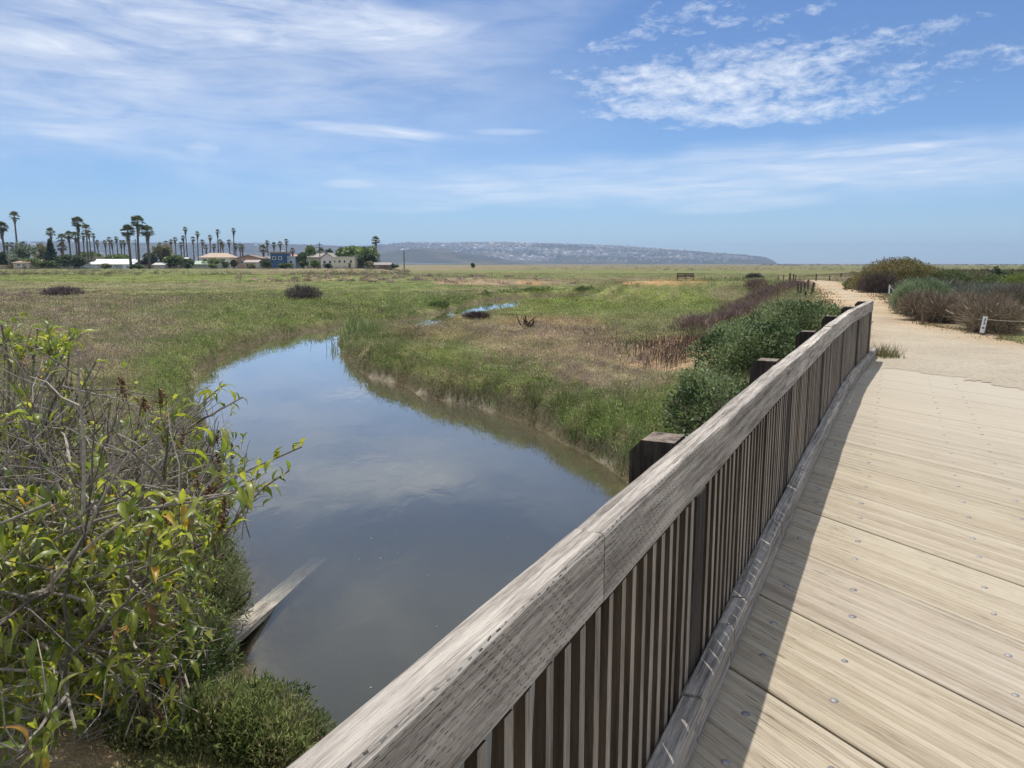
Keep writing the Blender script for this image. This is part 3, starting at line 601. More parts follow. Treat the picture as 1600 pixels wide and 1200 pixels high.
def blob_pts(rng, n, blobs, shell=.55):
    """points inside a union of ellipsoids [(cx,cy,cz,rx,ry,rz)], biased to the outer shell and broken into clumps"""
    w = np.array([b[3]*b[4]*b[5] for b in blobs])**.67; k = rng.choice(len(blobs), n, p=w/w.sum()); b = np.array(blobs)[k]
    d = rdirs(rng, n); r = (shell+(1-shell)*rng.random(n)**.6)
    cl = .78+.42*fbm(d[:, 0]*2.6+k*3.1+9, d[:, 1]*2.6+d[:, 2]*2.1+k, 2); P = b[:, :3]+d*b[:, 3:]*(r*cl)[:, None]
    return P, d
def bush(name, loc, blobs, n, size, cols, label, cat='shrub', group=None, seed=1, mat='leafc', twigs=40, twcol=(.16, .12, .09), aspect=.45, shell=.5, rz=0.):
    rng = np.random.default_rng(seed); root = empty(name, loc, rz, label, cat, group)
    P, d = blob_pts(rng, n, blobs, shell); ok = P[:, 2] > .01; P, d = P[ok], d[ok]
    cn = np.array(cols); t = fbm(P[:, 0]*2.2+seed, P[:, 1]*2.2+P[:, 2]*1.7, 3); t = np.clip((t-.3)/.4+rng.normal(0, .22, len(P)), 0, .999)*(len(cn)-1); q = t.astype(int)
    col = cn[q]+(cn[np.minimum(q+1, len(cn)-1)]-cn[q])*(t-q)[:, None]
    V, Fc, C = leaves(P, size, rng, col, aspect, nrm=d*.8+[0, 0, .35]); obj('foliage', V, Fc, M[mat], root, attrs={'Col': C})
    mb = MB(); B_ = np.array(blobs)
    for q in range(twigs):
        b = B_[rng.integers(len(B_))]; dd = rdirs(rng, 1, .3)[0]; dd[2] = abs(dd[2]); tip = b[:3]+dd*b[3:]*rng.uniform(.8, 1.08); a = np.array([b[0]*.5+rng.normal(0, b[3]*.15), b[1]*.5+rng.normal(0, b[4]*.15), -.05])
        m_ = (a+tip)/2+rng.normal(0, .12, 3)*b[3]; rr = .012+.012*rng.random()*max(1, b[5]); mb.add(*tube([a, m_*.5+a*.5, m_, (m_+tip)/2+rng.normal(0, .05, 3)*b[3], tip], [rr, rr*.9, rr*.7, rr*.5, rr*.25], 4), c=np.array(twcol)*rng.uniform(.6, 1.5))
    mb.obj('stem', M['twig'], root); return root
def twig_brush(name, loc, blobs, n, L, cols, label, cat='shrub', group=None, seed=1, thick=.006, upb=.6, leaf=0, leafcol=None):
    """dry bush: a mass of thin branching twigs"""
    rng = np.random.default_rng(seed); root = empty(name, loc, 0, label, cat, group)
    P, d = blob_pts(rng, n, blobs, .25); ok = P[:, 2] > -.05; P, d = P[ok], d[ok]; P[:, 2] = np.maximum(P[:, 2], 0)
    A = d*.7+rng.normal(0, .45, P.shape)+[0, 0, upb]; A /= np.linalg.norm(A, axis=1)[:, None]; l = L*rng.uniform(.4, 1.4, len(P)); S = np.cross(A, rdirs(rng, len(P))); S /= np.linalg.norm(S, axis=1)[:, None]
    cn = np.array(cols); c = cn[rng.integers(len(cn), size=len(P))]*rng.uniform(.6, 1.4, (len(P), 1)); w = thick*rng.uniform(.6, 1.5, len(P))
    V = np.stack([P-S*w[:, None], P+S*w[:, None], P+A*l[:, None]], 1).reshape(-1, 3); C = np.repeat(c, 3, 0)
    obj('twigs', V, np.arange(len(V)).reshape(-1, 3), M['twig'], root, attrs={'Col': C})
    mb = MB(); B_ = np.array(blobs)
    for q in range(30):
        b = B_[rng.integers(len(B_))]; dd = rdirs(rng, 1, .3)[0]; dd[2] = abs(dd[2]); tip = b[:3]+dd*b[3:]*1.05; a = np.array([b[0]+rng.normal(0, .1), b[1]+rng.normal(0, .1), -.05]); m_ = (a+tip)/2+rng.normal(0, .1, 3)*b[3]
        mb.add(*tube([a, m_, tip], [thick*1.8, thick*1.3, thick*.5], 4), c=cn[rng.integers(len(cn))]*1.1)
    mb.obj('stem', M['twig'], root)
    if leaf:
        P, d = blob_pts(rng, leaf, blobs, .6); ok = P[:, 2] > .01; V, Fc, C = leaves(P[ok], .05, rng, np.broadcast_to(np.array(leafcol), (ok.sum(), 3)), .35, jit=.3); obj('foliage', V, Fc, M['leafc'], root, attrs={'Col': C})
    return root
cushions(42000, -120, 1290, 4.4, 75, 15)
def mounds(name, n, spots, cols, rr, hh_, label, cat, seed, k=70, up=.6, asp=.2, z0=-1.0):
    rng = np.random.default_rng(seed); w = np.array([s_[2]*s_[3] for s_ in spots], float); q = rng.choice(len(spots), n, p=w/w.sum()); S_ = np.array(spots)[q]
    u = rng.normal(S_[:, 0], S_[:, 2]*.55); v = np.clip(rng.normal(S_[:, 1], S_[:, 3]*.55), 432, 1190); P0 = np.array([g(a, b, z0) for a, b in zip(u, v)]); x, y = P0.T; z, dw, dh = terrain(x, y, True); s_, nn = sn(x, y)
    ok = (dw > np.where(y < 8, .03, .25)) & (sdf(x, y, PATHp) > .8) & ~((nn > -3) & (nn < 1.3) & (s_ < 15.5)); x, y, z = x[ok], y[ok], z[ok]; n = len(x); r = np.hypot(x, y); cn = np.array(cols)*1.7; c = cn[rng.integers(len(cn), size=n)]*rng.uniform(.7, 1.35, (n, 1))
    R_ = rng.uniform(*rr, n)*np.clip(r/22, .7, 2.6); H_ = rng.uniform(*hh_, n); d = rdirs(rng, n*k); d[:, 2] = abs(d[:, 2]); t = rng.random(n*k)**.45; lump = .75+.5*fbm(d[:, 0]*2+np.repeat(x, k), d[:, 1]*2+np.repeat(y, k), 2)
    P = np.repeat(np.c_[x, y, z-.02], k, 0)+d*np.c_[np.repeat(R_, k), np.repeat(R_, k), np.repeat(H_, k)]*(t*lump)[:, None]; sz = np.maximum(.05, np.repeat(r, k)/F*4.)
    keep = (sdf(P[:, 0], P[:, 1], Wp) > .0) | (P[:, 1] < 8); V, Fc, C = leaves(P[keep], 1., rng, np.repeat(c, k, 0)[keep], asp, nrm=d[keep]*.7+[0, 0, up], jit=.3); V = V.reshape(-1, 4, 3); V = P[keep][:, None]+(V-P[keep][:, None])*sz[keep][:, None, None]
    o = obj(name, V.reshape(-1, 3), Fc, M['grass'], attrs={'Col': C}); tag(o, label, cat, kind='stuff')
mounds('dry_scrub', 1500, [(100, 495, 200, 28), (230, 520, 110, 24), (180, 470, 180, 8), (120, 550, 120, 25), (720, 512, 100, 16), (860, 520, 110, 22), (900, 575, 110, 26), (960, 615, 80, 26), (1000, 560, 60, 20), (560, 436, 200, 5), (780, 441, 90, 4)], [(.24, .18, .14), (.28, .225, .16), (.20, .155, .135), (.33, .27, .18), (.17, .135, .11)], (.16, .42), (.08, .26), 'dry grey brown and straw coloured scrub mounds on both sides of the creek', 'dry scrub', 16)
mounds('bank_scrub', 1300, [(420, 497, 110, 12), (330, 545, 60, 26), (270, 600, 50, 40), (560, 482, 110, 12), (690, 468, 70, 8), (640, 575, 70, 22), (760, 605, 90, 26), (850, 640, 80, 24), (930, 680, 70, 30), (1020, 690, 50, 40), (950, 640, 90, 30)], [(.13, .17, .05), (.17, .21, .06), (.10, .13, .045), (.20, .215, .09), (.15, .15, .07)], (.16, .40), (.14, .38), 'taller rounded green plants lining both creek banks', 'bank scrub', 17, asp=.26)
for zz_, sd_, lb_ in ((-1.05, 18, 'under the big shrub'), (-1.4, 28, 'near the water')): mounds('bank_scrub', 200, [(270, 1160, 110, 30), (370, 1170, 70, 34), (400, 1185, 60, 20), (330, 1100, 50, 30)], [(.12, .15, .05), (.16, .185, .065), (.20, .205, .09), (.22, .185, .11), (.10, .13, .045)], (.10, .26), (.10, .34), 'feathery green growth on the sandy bank at the bottom left, '+lb_, 'bank scrub', sd_, k=200, asp=.2, z0=zz_)
mounds('bank_scrub', 520, [(575, 506, 26, 1.6), (620, 501, 30, 1.6), (665, 490, 28, 1.6), (705, 479, 26, 1.6), (745, 469.5, 26, 1.4), (800, 463, 34, 1.2), (870, 458.5, 40, 1.2), (940, 456, 40, 1.)], [(.06, .09, .027), (.08, .11, .03), (.05, .065, .027)], (.16, .34), (.20, .42), 'dark green fringe added for the shade line of the upper creek bank', 'bank scrub', 19, asp=.26, z0=-1.3)  # dark plants added to stand in for the shade under the bank edge
def hz(x, y): return float(terrain(np.array([x]), np.array([y]))[0])
def gz(u, v, dz=0.):                         # land point seen there: iterate on the terrain height
    z = -.9
    for _ in range(12): x, y = g(u, v, z); z = .5*z+.5*hz(x, y)
    return x, y, hz(x, y)+dz
# dark glossy shrub beside the railing (three plants run together)
DG = [(.035, .06, .02), (.07, .11, .035), (.11, .16, .055), (.27, .33, .15)]
for q, (u, y, topv, wd, lab) in enumerate([(1118, 11.6, 575, .72, 'dark glossy green shrub nearest the camera, low beside the second railing post'), (1185, 14.4, 500, 1.15, 'dark glossy green shrub, the middle of three behind the railing'), (1258, 19.0, 468, 1.35, 'dark glossy green shrub farthest along the railing, near the path')]):
    x, _, zt = at(u, topv, y); z0 = hz(x, y)-.05; hh = zt-z0
    bl = [(0, 0, hh*.45, wd, wd, hh*.52), (wd*.55, .2, hh*.36, wd*.7, wd*.8, hh*.42), (-wd*.5, -.3, hh*.33, wd*.7, wd*.8, hh*.40), (wd*.1, -.6, hh*.6, wd*.5, wd*.5, hh*.36), (-.2*wd, .5, hh*.64, wd*.5, wd*.5, hh*.36)]
    bush('glossy_shrub', (x, y, z0), bl, [5200, 11000, 9000][q], .062, DG, lab, 'shrub', 'dark glossy shrubs beside the railing', 30+q, 'leafshiny', 50, aspect=.55, shell=.45)
# brown brush behind them
bl_ = []; bx0, by0 = 10.6, 38.; bz0 = hz(bx0, by0)-.05; rngb = np.random.default_rng(40)
for q in range(34):
    tt = q/33; xx = 8.4+13.4*tt+rngb.normal(0, .6+.4*tt); yy = 33.5+29*tt+rngb.normal(0, .8); bl_.append((xx-bx0, yy-by0, hz(xx, yy)-bz0+.12, rngb.uniform(.5, 1.1)*(1+.4*tt), rngb.uniform(.6, 1.2), rngb.uniform(.25, .55)))
def tb_low(): pass
twig_brush('dry_brush', (bx0, by0, bz0), bl_, 30000, .28, [(.26, .175, .14), (.20, .14, .12), (.33, .235, .19), (.17, .12, .10)], 'purplish brown dry thicket between the marsh and the path posts', 'thicket', seed=41, thick=.013, upb=.9)
# dead stalk clusters
def stalks(name, spots, n, hr, cols, label, cat, seed, w=.008, kind=None):
    rng = np.random.default_rng(seed); mb = MB(); cx, cy, _ = gz(*spots[0][:2]); cz = hz(cx, cy)
    for (u, v, ru, rv), m_ in zip(spots, n):
        uu = rng.normal(u, ru, m_); vv = rng.normal(v, rv, m_)
        pts = np.array([g(a, b, -1.0) for a, b in zip(uu, vv)]); zz = terrain(pts[:, 0], pts[:, 1])
        for k in range(m_):
            h = rng.uniform(*hr); l = rng.normal(0, .16, 2)*h; p = np.array([pts[k, 0]-cx, pts[k, 1]-cy, zz[k]-cz-.03]); m2 = p+[l[0]*.4, l[1]*.4, h*.55]; t_ = p+[l[0], l[1], h]
            c = np.array(cols[rng.integers(len(cols))])*rng.uniform(.7, 1.3); mb.add(*tube([p, m2, t_], [w, w*.9, w*.8], 3), c=c)
            mb.add(*tube([m2+(t_-m2)*.3, m2+(t_-m2)*.7, t_+[0, 0, .03]], [w*1.2, w*1.9, w*.4], 4), c=c*.8)
    o = mb.obj(name, M['twig']); o.location = (cx, cy, cz); tag(o, label, cat, kind='stuff'); return o
stalks('dead_stalks', [(1010, 548, 28, 5), (1065, 540, 30, 8), (1045, 565, 30, 7), (1090, 528, 22, 9), (1060, 585, 16, 6)], [230, 420, 220, 300, 70], (.14, .42), [(.17, .115, .085), (.22, .155, .115), (.12, .085, .065)], 'upright dead brown stalks on the orange sandy patch', 'dead stalks', 51, .0055, 'stuff')
stalks('dead_stalks', [(900, 520, 30, 4), (940, 516, 16, 3)], [300, 120], (.10, .24), [(.20, .13, .09), (.13, .09, .07)], 'short dead brown stalks at the edge of the green flat', 'dead stalks', 52, .005, 'stuff')
# reeds at the point where the creek narrows
rng = np.random.default_rng(61); x, y, z = gz(560, 545); mb = MB()
for q in range(520):
    uu = rng.normal(556, 16); vv = rng.normal(543, 6); px_, py_ = g(uu, vv, ZW); h = rng.uniform(.25, .85); a = rng.random()*2*pi; l = h*rng.uniform(.15, .7); P0 = np.array([px_-x, py_-y, -.02+max(ZW, hz(px_, py_))-z]); d_ = np.array([math.cos(a), math.sin(a), 0])
    S = np.cross(d_, [0, 0, 1])*.010; M1 = P0+d_*l*.35+[0, 0, h*.6]; T_ = P0+d_*l+[0, 0, h*.9]; mb.add([P0-S, P0+S, M1+S, M1-S, T_], [np.array([[0, 1, 2, 3]]), np.array([[3, 2, 4]])], c=np.array([(.16, .22, .07), (.28, .33, .16), (.12, .16, .06)][rng.integers(3)])*rng.uniform(.7, 1.3))
o = mb.obj('reed_clump', M['grass']); o.location = (x, y, z); tag(o, 'pale green reed clump at the point where the creek narrows', 'reeds')
# small grey shrubs on the marsh
for u, v, w_, h_, lab, cl in [(475, 471, .95, .85, 'rounded grey shrub on the marsh left of the creek bend', [(.13, .11, .10), (.18, .15, .14), (.09, .08, .07)]), (97, 463, 1.1, .5, 'low purple grey shrub far left on the marsh', [(.13, .10, .10), (.18, .14, .13)]), (744, 498, .75, .35, 'low purplish shrub at the water gap on the peninsula', [(.15, .10, .09), (.10, .075, .07)]), (1178, 440, .5, .42, 'small grey shrub by the rope fence posts', [(.12, .12, .09), (.09, .09, .07)])]:
    x, y, z = gz(u, v); sc = y/30. if y > 30 else 1; w2 = w_*(y/43 if u != 744 else 1.); h2 = h_*(y/43 if u != 744 else 1.)
    twig_brush('grey_shrub', (x, y, z), [(0, 0, h2*.4, w2, w2, h2*.6)], 2600, .22*h2+.1, cl, lab, 'shrub', None, int(u), .010*max(1, y/30), .4)
# dark dead snag
x, y, z = gz(826, 515); mb = MB(); rng = np.random.default_rng(71)
for q in range(16):
    a = rng.normal(0, .08, 3); a[2] = 0; t_ = a+[rng.normal(0, .18), rng.normal(0, .1), rng.uniform(.25, .62)]; m_ = (a+t_)/2+rng.normal(0, .07, 3); mb.add(*tube([a, m_, t_], [.035, .028, .014], 5), c=(.05, .035, .028))
o = mb.obj('dead_snag', M['twig']); o.location = (x, y, z-.02); tag(o, 'small black dead snag on the peninsula', 'snag')
# bank plants around the sumac
FG = [(.09, .14, .04), (.15, .20, .06), (.21, .26, .09), (.26, .27, .13)]
for q, (u, v, w_, h_, n_, lab) in enumerate([(318, 965, .42, .8, 8000, 'feathery green bank plant beside the upper end of the plank'), (225, 1165, .5, .55, 6000, 'feathery green plant on sand at the bottom left'), (345, 1195, .5, .5, 7000, 'feathery green plant at the foot of the handrail'), (285, 1085, .40, .6, 6000, 'feathery green plant on the bank below the plank'), (150, 1150, .38, .4, 5000, 'feathery green plant under the shrub at the bottom left'), (355, 1150, .36, .42, 6000, 'feathery green plant between the sand and the water'), (395, 1160, .32, .32, 5000, 'low feathery green plant just left of the handrail base'), (425, 1192, .3, .3, 4000, 'low feathery green plant tucked under the handrail at the bottom'), (300, 880, .5, .8, 6000, 'feathery olive plant on the bank above the plank')]):
    x, y = g(u, v, -1.5); z = max(hz(x, y), ZW)
    bush('bank_plant', (x, y, z-.05), [(0, 0, h_*.4, w_, w_, h_*.6), (.3, -.2, h_*.3, w_*.6, w_*.6, h_*.5)], n_, .045, FG if q != 8 else [(.12, .13, .05), (.18, .19, .08)], lab, 'plant', None, 80+q, 'leafc', 30, aspect=.22, shell=.15)
# scraps floating on the creek
rng = np.random.default_rng(95); P = []
while len(P) < 22:
    u, v = rng.uniform(380, 900), rng.uniform(620, 1150); x, y = g(u, v, ZW)
    if sdf(np.array([x]), np.array([y]), Wp)[0] < -.4: P.append((x, y, ZW+.004))
P = np.array(P); V, Fc, C = leaves(P, .02, rng, np.broadcast_to(np.array([.55, .55, .48]), (len(P), 3)), .6, nrm=np.tile([1., .3, 0], (len(P), 1)), jit=.25); V[:, 2] = ZW+.004+(V[:, 2]-ZW)*.08
o = obj('floating_scraps', V, Fc, M['twig'], attrs={'Col': C}); tag(o, 'tiny pale scraps floating on the creek surface', 'debris', kind='stuff')
# tuft of grass at the kerb end
x, y = DN(16.1, .1); rng = np.random.default_rng(91)
P = np.c_[rng.normal(0, .13, 260), rng.normal(0, .2, 260), np.zeros(260)]; V, Fc, C = blades(P, rng.uniform(.15, .38, 260), rng.uniform(.010, .018, 260), rng.uniform(.2, .9, 260), np.array([.17, .16, .07])*rng.uniform(.6, 1.4, (260, 1)), rng)
o = obj('grass_tuft', V, Fc, M['grass'], attrs={'Col': C}); o.location = (x, y, 0); tag(o, 'dry grass tuft at the far end of the kerb rail', 'grass tuft')
# ------- shrubs right of the path
GOLD = [(.15, .13, .045), (.24, .19, .07), (.30, .23, .09), (.12, .14, .05)]; GREY = [(.12, .17, .085), (.19, .25, .13), (.27, .33, .19)]; GRN = [(.08, .115, .04), (.13, .165, .06), (.18, .20, .09)]; BRN = [(.26, .18, .125), (.22, .175, .12), (.28, .225, .16), (.17, .135, .09), (.34, .29, .21)]
def rb(u, v, y=None):
    x, y_ = g(u, v, 0.1); return x, y_, max(-.05, hz(x, y_))
x, y, z = rb(1400, 451); k = y/1200.
bush('golden_bush', (x, y, z), [(0, 0, 20*k, 55*k, 2.4, 29*k), (-38*k, -.3, 10*k, 32*k, 1.8, 20*k), (35*k, 0, 14*k, 38*k, 2, 22*k), (0, -.5, 32*k, 32*k, 1.6, 16*k)], 15000, .13, GOLD, 'large golden green mounded bush right of the path bend', seed=101, twigs=60, shell=.6)
x, y, z = rb(1352, 450); bush('golden_bush', (x, y, z), [(0, 0, .5, .85, .8, .75), (-.7, .3, .3, .7, .6, .45)], 4500, .10, [(.12, .13, .04), (.20, .18, .06)], 'small olive bush at the path edge left of the golden mound', seed=102, twigs=20)
x, y, z = rb(1368, 455); twig_brush('dry_shrub', (x+.2, y, z), [(0, 0, .35, 1.3, .8, .8)], 4200, .35, [(.13, .10, .09), (.10, .08, .07)], 'dark brown dry shrub in front of the golden mound', seed=103, thick=.012)
x, y, z = rb(1430, 485); bush('grey_green_bush', (x, y-.3, z), [(0, 0, .58, 1.0, .95, .72), (-.42, -.2, .44, .66, .7, .66), (.5, .1, .52, .66, .7, .62)], 17000, .085, GREY, 'soft grey green bush leaning over the path edge', seed=104, twigs=40, aspect=.25, shell=.5)
for q, (u, v, blobs, n, lab, gr, upb) in enumerate([
    (1462, 500, [(0, 0, .35, .55, .6, .5), (.4, .6, .4, .7, .8, .5)], 5500, 'twiggy brown shrub touching the grey green bush', 0, .4),
    (1492, 508, [(0, 0.3, .35, .6, .7, .5), (.3, 1, .45, .8, .8, .5)], 7500, 'twiggy brown shrub left of the white post', 0, .4),
    (1548, 515, [(0, .6, .4, .8, .8, .5), (-.2, 1.4, .5, .9, .9, .5)], 9000, 'twiggy brown shrub right behind the white post', 0, .5),
    (1600, 527, [(0, .6, .4, .9, .9, .5), (.4, 1.6, .5, 1, 1, .55)], 9000, 'twiggy brown shrub at the right edge under the rope', 0, .5)]):
    x, y, z = rb(u, v); twig_brush('dry_shrub', (x+{1462: 1.6, 1492: 1.45, 1548: .9, 1600: .7}[u], y+{1462: 1.6, 1492: 1.8, 1548: 3.2, 1600: 1.6}[u], z), [(b[0], b[1], b[2]*.85, b[3]*.85, b[4]*.8, b[5]*.85) for b in blobs], n, .24, BRN, lab, 'shrub', 'dry shrubs along the right path edge', 110+q, .007, upb, leaf=500+250*q, leafcol=(.14, .14, .06))
for q, (u, v, w_, h_, cl, n, lab, tw) in enumerate([
    (1478, 470, 1.2, .9, [(.19, .18, .14), (.24, .23, .18), (.15, .14, .10)], 8000, 'dusky grey brush behind the dry shrubs left', 1), (1545, 476, 1.5, .75, [(.22, .24, .18), (.26, .28, .22), (.18, .18, .13)], 9000, 'silvery grey brush behind the white post', 1), (1610, 480, 1.5, .7, [(.19, .17, .13), (.23, .20, .15)], 8000, 'dusky brown brush at the far right above the rope', 1),
    (1482, 452, 1.3, 1.15, GRN, 4000, 'green shrub right of the golden mound', 0), (1512, 449, 2.0, .95, [(.13, .13, .06), (.17, .17, .08), (.10, .12, .05)], 5000, 'green shrub on the skyline right of the golden mound', 0), (1440, 447, 1.5, 1.4, [(.14, .14, .05), (.09, .12, .04)], 3500, 'olive shrub tucked behind the golden mound', 0),
    (1598, 460, 1.3, 1.0, [(.16, .21, .05), (.24, .28, .07), (.10, .14, .04)], 5500, 'bright yellow green bush at the right edge', 0), (1568, 456, 1.2, .8, [(.09, .13, .04), (.13, .17, .05)], 4000, 'mid green bush left of the yellow green one', 0),
    (1575, 444, 1.6, .9, [(.12, .14, .05), (.10, .10, .05)], 3500, 'olive bush behind the dark cactus', 0), (1500, 438, 2.5, .9, [(.13, .13, .06), (.16, .14, .08)], 3500, 'olive brown scrub bush on the skyline', 0), (1545, 437, 2.6, .9, [(.13, .115, .09), (.10, .09, .07)], 5000, 'brown grey scrub beyond the dark cactus', 1), (1600, 434, 3., .9, [(.14, .12, .09), (.12, .13, .06)], 5000, 'brown green scrub at the right skyline', 1)]):
    x, y, z = rb(u, v); bl = [(0, 0, h_*.4, w_, w_*.8, h_*.62), (w_*.5, .3, h_*.3, w_*.7, w_*.6, h_*.55), (-w_*.5, .2, h_*.3, w_*.6, w_*.6, h_*.5)]
    if tw: twig_brush('brush', (x, y, z), bl, n, .3, cl, lab, 'shrub', None, 120+q, .00035*y, .5)
    else: bush('green_bush', (x, y, z), bl, n, .0026*y, cl, lab, 'shrub', None, 120+q, twigs=20, shell=.4)
# prickly pear cactus
x, y, z = rb(1560, 446); rng = np.random.default_rng(131); root = empty('prickly_pear', (x, y, z), 0, 'dark prickly pear cactus rising above the brush on the right', 'cactus')
mb = MB(); mb.add(*tube([(0, 0, 0), (.05, 0, .3), (0, .05, .6)], [.12, .1, .07], 7), c=(.05, .05, .03)); mb.obj('trunk', M['twig'], root)
th = np.arange(10)*2*pi/10
for q in range(34):
    c0 = np.array([rng.normal(0, .6), rng.normal(0, .3), rng.uniform(.25, 1.0)]); c0[2] *= 1.15-.35*abs(c0[0]); A = rdirs(rng, 1, .5)[0]; S = np.cross(A, rdirs(rng, 1)[0]); S /= np.linalg.norm(S); Nn = np.cross(A, S)*.03
    ring = np.array([c0+A*.2*(math.sin(t_)+.3)+S*.12*math.cos(t_) for t_ in th]); V = np.concatenate([ring*.97+c0*.03+Nn, ring*.97+c0*.03-Nn]); i = np.arange(10); j = (i+1) % 10
    o = obj('pad', V, [np.c_[i, i+10, j+10, j], i[None], (i+10)[None, ::-1]], M['twig'], root, attrs={'Col': np.broadcast_to(np.array([.045, .065, .03])*rng.uniform(.6, 1.3), (20, 3))})
# edge litter along the path
rng = np.random.default_rng(141); P = []
for q in range(len(PF)):
    a = PF[q]
    if np.hypot(*a) > 12 and np.hypot(*a) < 60:
        m_ = 26; P.append(a+rng.normal(0, .22*max(1, np.hypot(*a)/25), (m_, 2)))
P = np.concatenate(P); zz = np.maximum(terrain(P[:, 0], P[:, 1]), -.3); s, nn = sn(P[:, 0], P[:, 1]); ok = ~((nn < 1.2) & (nn > -9) & (s < 16.5) & (s > 10)); P = P[ok]; zz = zz[ok]; rr = np.hypot(P[:, 0], P[:, 1])
V, Fc, C = blades(np.c_[P, zz], rng.uniform(.03, .16, len(P)), .0011*rr*rng.uniform(.6, 1.6, len(P)), rng.uniform(.3, .9, len(P)), np.array([.24, .19, .11])*rng.uniform(.5, 1.4, (len(P), 1)), rng)
o = obj('dry_grass', V, Fc, M['grass'], attrs={'Col': C}); tag(o, 'dry straw and low weeds along the sandy path edges', 'dry grass', kind='stuff')
# ================================================================== LAUREL SUMAC
SP = [(-80,505),(0,492),(60,505),(110,520),(150,555),(190,585),(225,600),(262,640),(300,625),(330,600),(352,625),(365,650),(385,680),(402,720),(425,735),(412,790),(395,835),(345,850),(330,905),(345,950),(352,1010),(340,1080),(355,1110),(300,1150),(200,1130),(60,1190),(-80,1260)]
SPa = np.array(SP, float)
def in_sil(u, v): return sdf(np.array([u]), np.array([v]), SPa)[0] < 0
def sumac():
    rng = np.random.default_rng(203)
    base = np.array([-3.15, 4.3, hz(-3.15, 4.3)-.05]); root = empty('laurel_sumac', tuple(base), 0, 'large leafy shrub with bare grey twigs and yellow green leaves, left foreground', 'shrub')
    st = MB(); LP = []; LA = []; LS = []; heads = []
    def path(a, b, sag, n=6, wob=.05):
        t = np.linspace(0, 1, n)[:, None]; P = a+(b-a)*t; L = np.linalg.norm(b-a); P = P+np.sin(t*pi)*np.array([0, 0, sag*L]); W = rng.normal(0, wob*L, (n, 3)); W[1:-1] = .25*W[:-2]+.5*W[1:-1]+.25*W[2:]; W[0] = 0; W[-1] = 0
        return P+W*np.minimum(1, t*3)
    def grey(): return np.array([.29, .25, .21])*rng.uniform(.35, 1.35)
    prim = []
    tries = 0
    while len(prim) < 54 and tries < 9000:
        tries += 1
        u = rng.uniform(-70, 425); v = rng.uniform(490, 1180); y = rng.uniform(2.5, 5.8); x, y, z = at(u, v, y)
        if not in_sil(u, v) or z < -1.0 or z > 1.6 or x > -.75: continue
        if sn(x, y)[1] < 1.35: continue
        if np.hypot(x+3.15, y-4.3) > 3.0: continue
        prim.append(np.array([x, y, z]))
    k0 = len(prim); tries = 0
    while len(prim) < k0+16 and tries < 4000:
        tries += 1; u = rng.uniform(-60, 330); v = rng.uniform(760, 1190); y = rng.uniform(1.9, 2.7); x, y, z = at(u, v, y)
        if in_sil(u, v) and sn(x, y)[1] > 1.3: prim.append(np.array([x, y, z]))
    NF = len(prim)
    for u, v, y in ((30, 492, 4.6), (60, 510, 4.3), (110, 525, 4.4), (15, 530, 3.6), (90, 550, 3.7), (150, 565, 4.0)): prim.append(np.array(at(u, v, y)))
    prim.append(np.array(at(472, 698, 3.9))); prim.append(np.array(at(452, 735, 3.9))); prim.append(np.array(at(380, 620, 4.3))); prim.append(np.array(at(350, 600, 4.4))); prim.append(np.array(at(420, 760, 4.0)))
    def inside(p, m=0):
        u, v = proj(p[0], p[1], p[2]); return sdf(np.array([float(u)]), np.array([float(v)]), SPa)[0] < m
    def leafy(p):                            # lower part leafier than the bare middle
        u, v = proj(p[0], p[1], p[2]); b = .95
        if 545 < v < 770 and u < 345: b = .13
        return b
    def cluster(tip, d, k):
        for _ in range(k):
            a = rng.random()*2*pi; s1 = np.cross(d, [math.cos(a), math.sin(a), .3]); s1 /= np.linalg.norm(s1)+1e-6; LA.append(d*rng.uniform(.0, .8)+s1*rng.uniform(.5, 1.)+np.array([0, 0, .25])); LP.append(tip-d*rng.uniform(0, .16)); LS.append(rng.uniform(.052, .090))
    for i, tp in enumerate(prim):
        forced = i >= NF
        b0 = base+np.array([rng.normal(0, .35), rng.normal(0, .35), 0]); P = path(b0, tp, rng.uniform(.02, .14), 9, .028); r0 = rng.uniform(.0065, .013)*(.7 if tp[1] < 2.8 else 1)
        st.add(*tube(P-base, np.linspace(r0, .0045, 9), 6), c=grey())
        dP = np.gradient(P, axis=0)
        for q in range(10 if not forced else 5):
            t = rng.uniform(.32, .98)*8; k = int(t); p = P[k]+(P[min(8, k+1)]-P[k])*(t-k); d0 = dP[k]/np.linalg.norm(dP[k])
            dd = d0*.7+rng.normal(0, .55, 3)+[0, 0, .25]; dd /= np.linalg.norm(dd); L = rng.uniform(.25, .75)*(.55 if forced else 1); e = p+dd*L
            if not inside(e, 14) or sn(e[0], e[1])[1] < 1.2: continue
            P2 = path(p, e, rng.uniform(-.05, .1), 6, .04); st.add(*tube(P2-base, np.linspace(.0065, .0026, 6), 5), c=grey())
            for w in range(5):
                k2 = rng.integers(2, 6); p3 = P2[k2]; d3 = dd*.8+rng.normal(0, .6, 3)+[0, 0, .3]; d3 /= np.linalg.norm(d3); L3 = rng.uniform(.08, .34); e3 = p3+d3*L3
                if not inside(e3, 10): continue
                P3 = path(p3, e3, rng.uniform(-.05, .12), 4, .06); st.add(*tube(P3-base, np.linspace(.0028, .0014, 4), 4), c=grey()*1.05)
                if rng.random() < leafy(e3)*.8: cluster(e3, d3, rng.integers(3, 7))
                if rng.random() < .24: heads.append((e3, d3))
            if rng.random() < leafy(e): cluster(e, dd, rng.integers(3, 7))
            if rng.random() < .2: heads.append((e, dd))
        if forced: cluster(tp, dP[-1]/np.linalg.norm(dP[-1]), 6); heads.append((tp, dP[-1]/np.linalg.norm(dP[-1])))
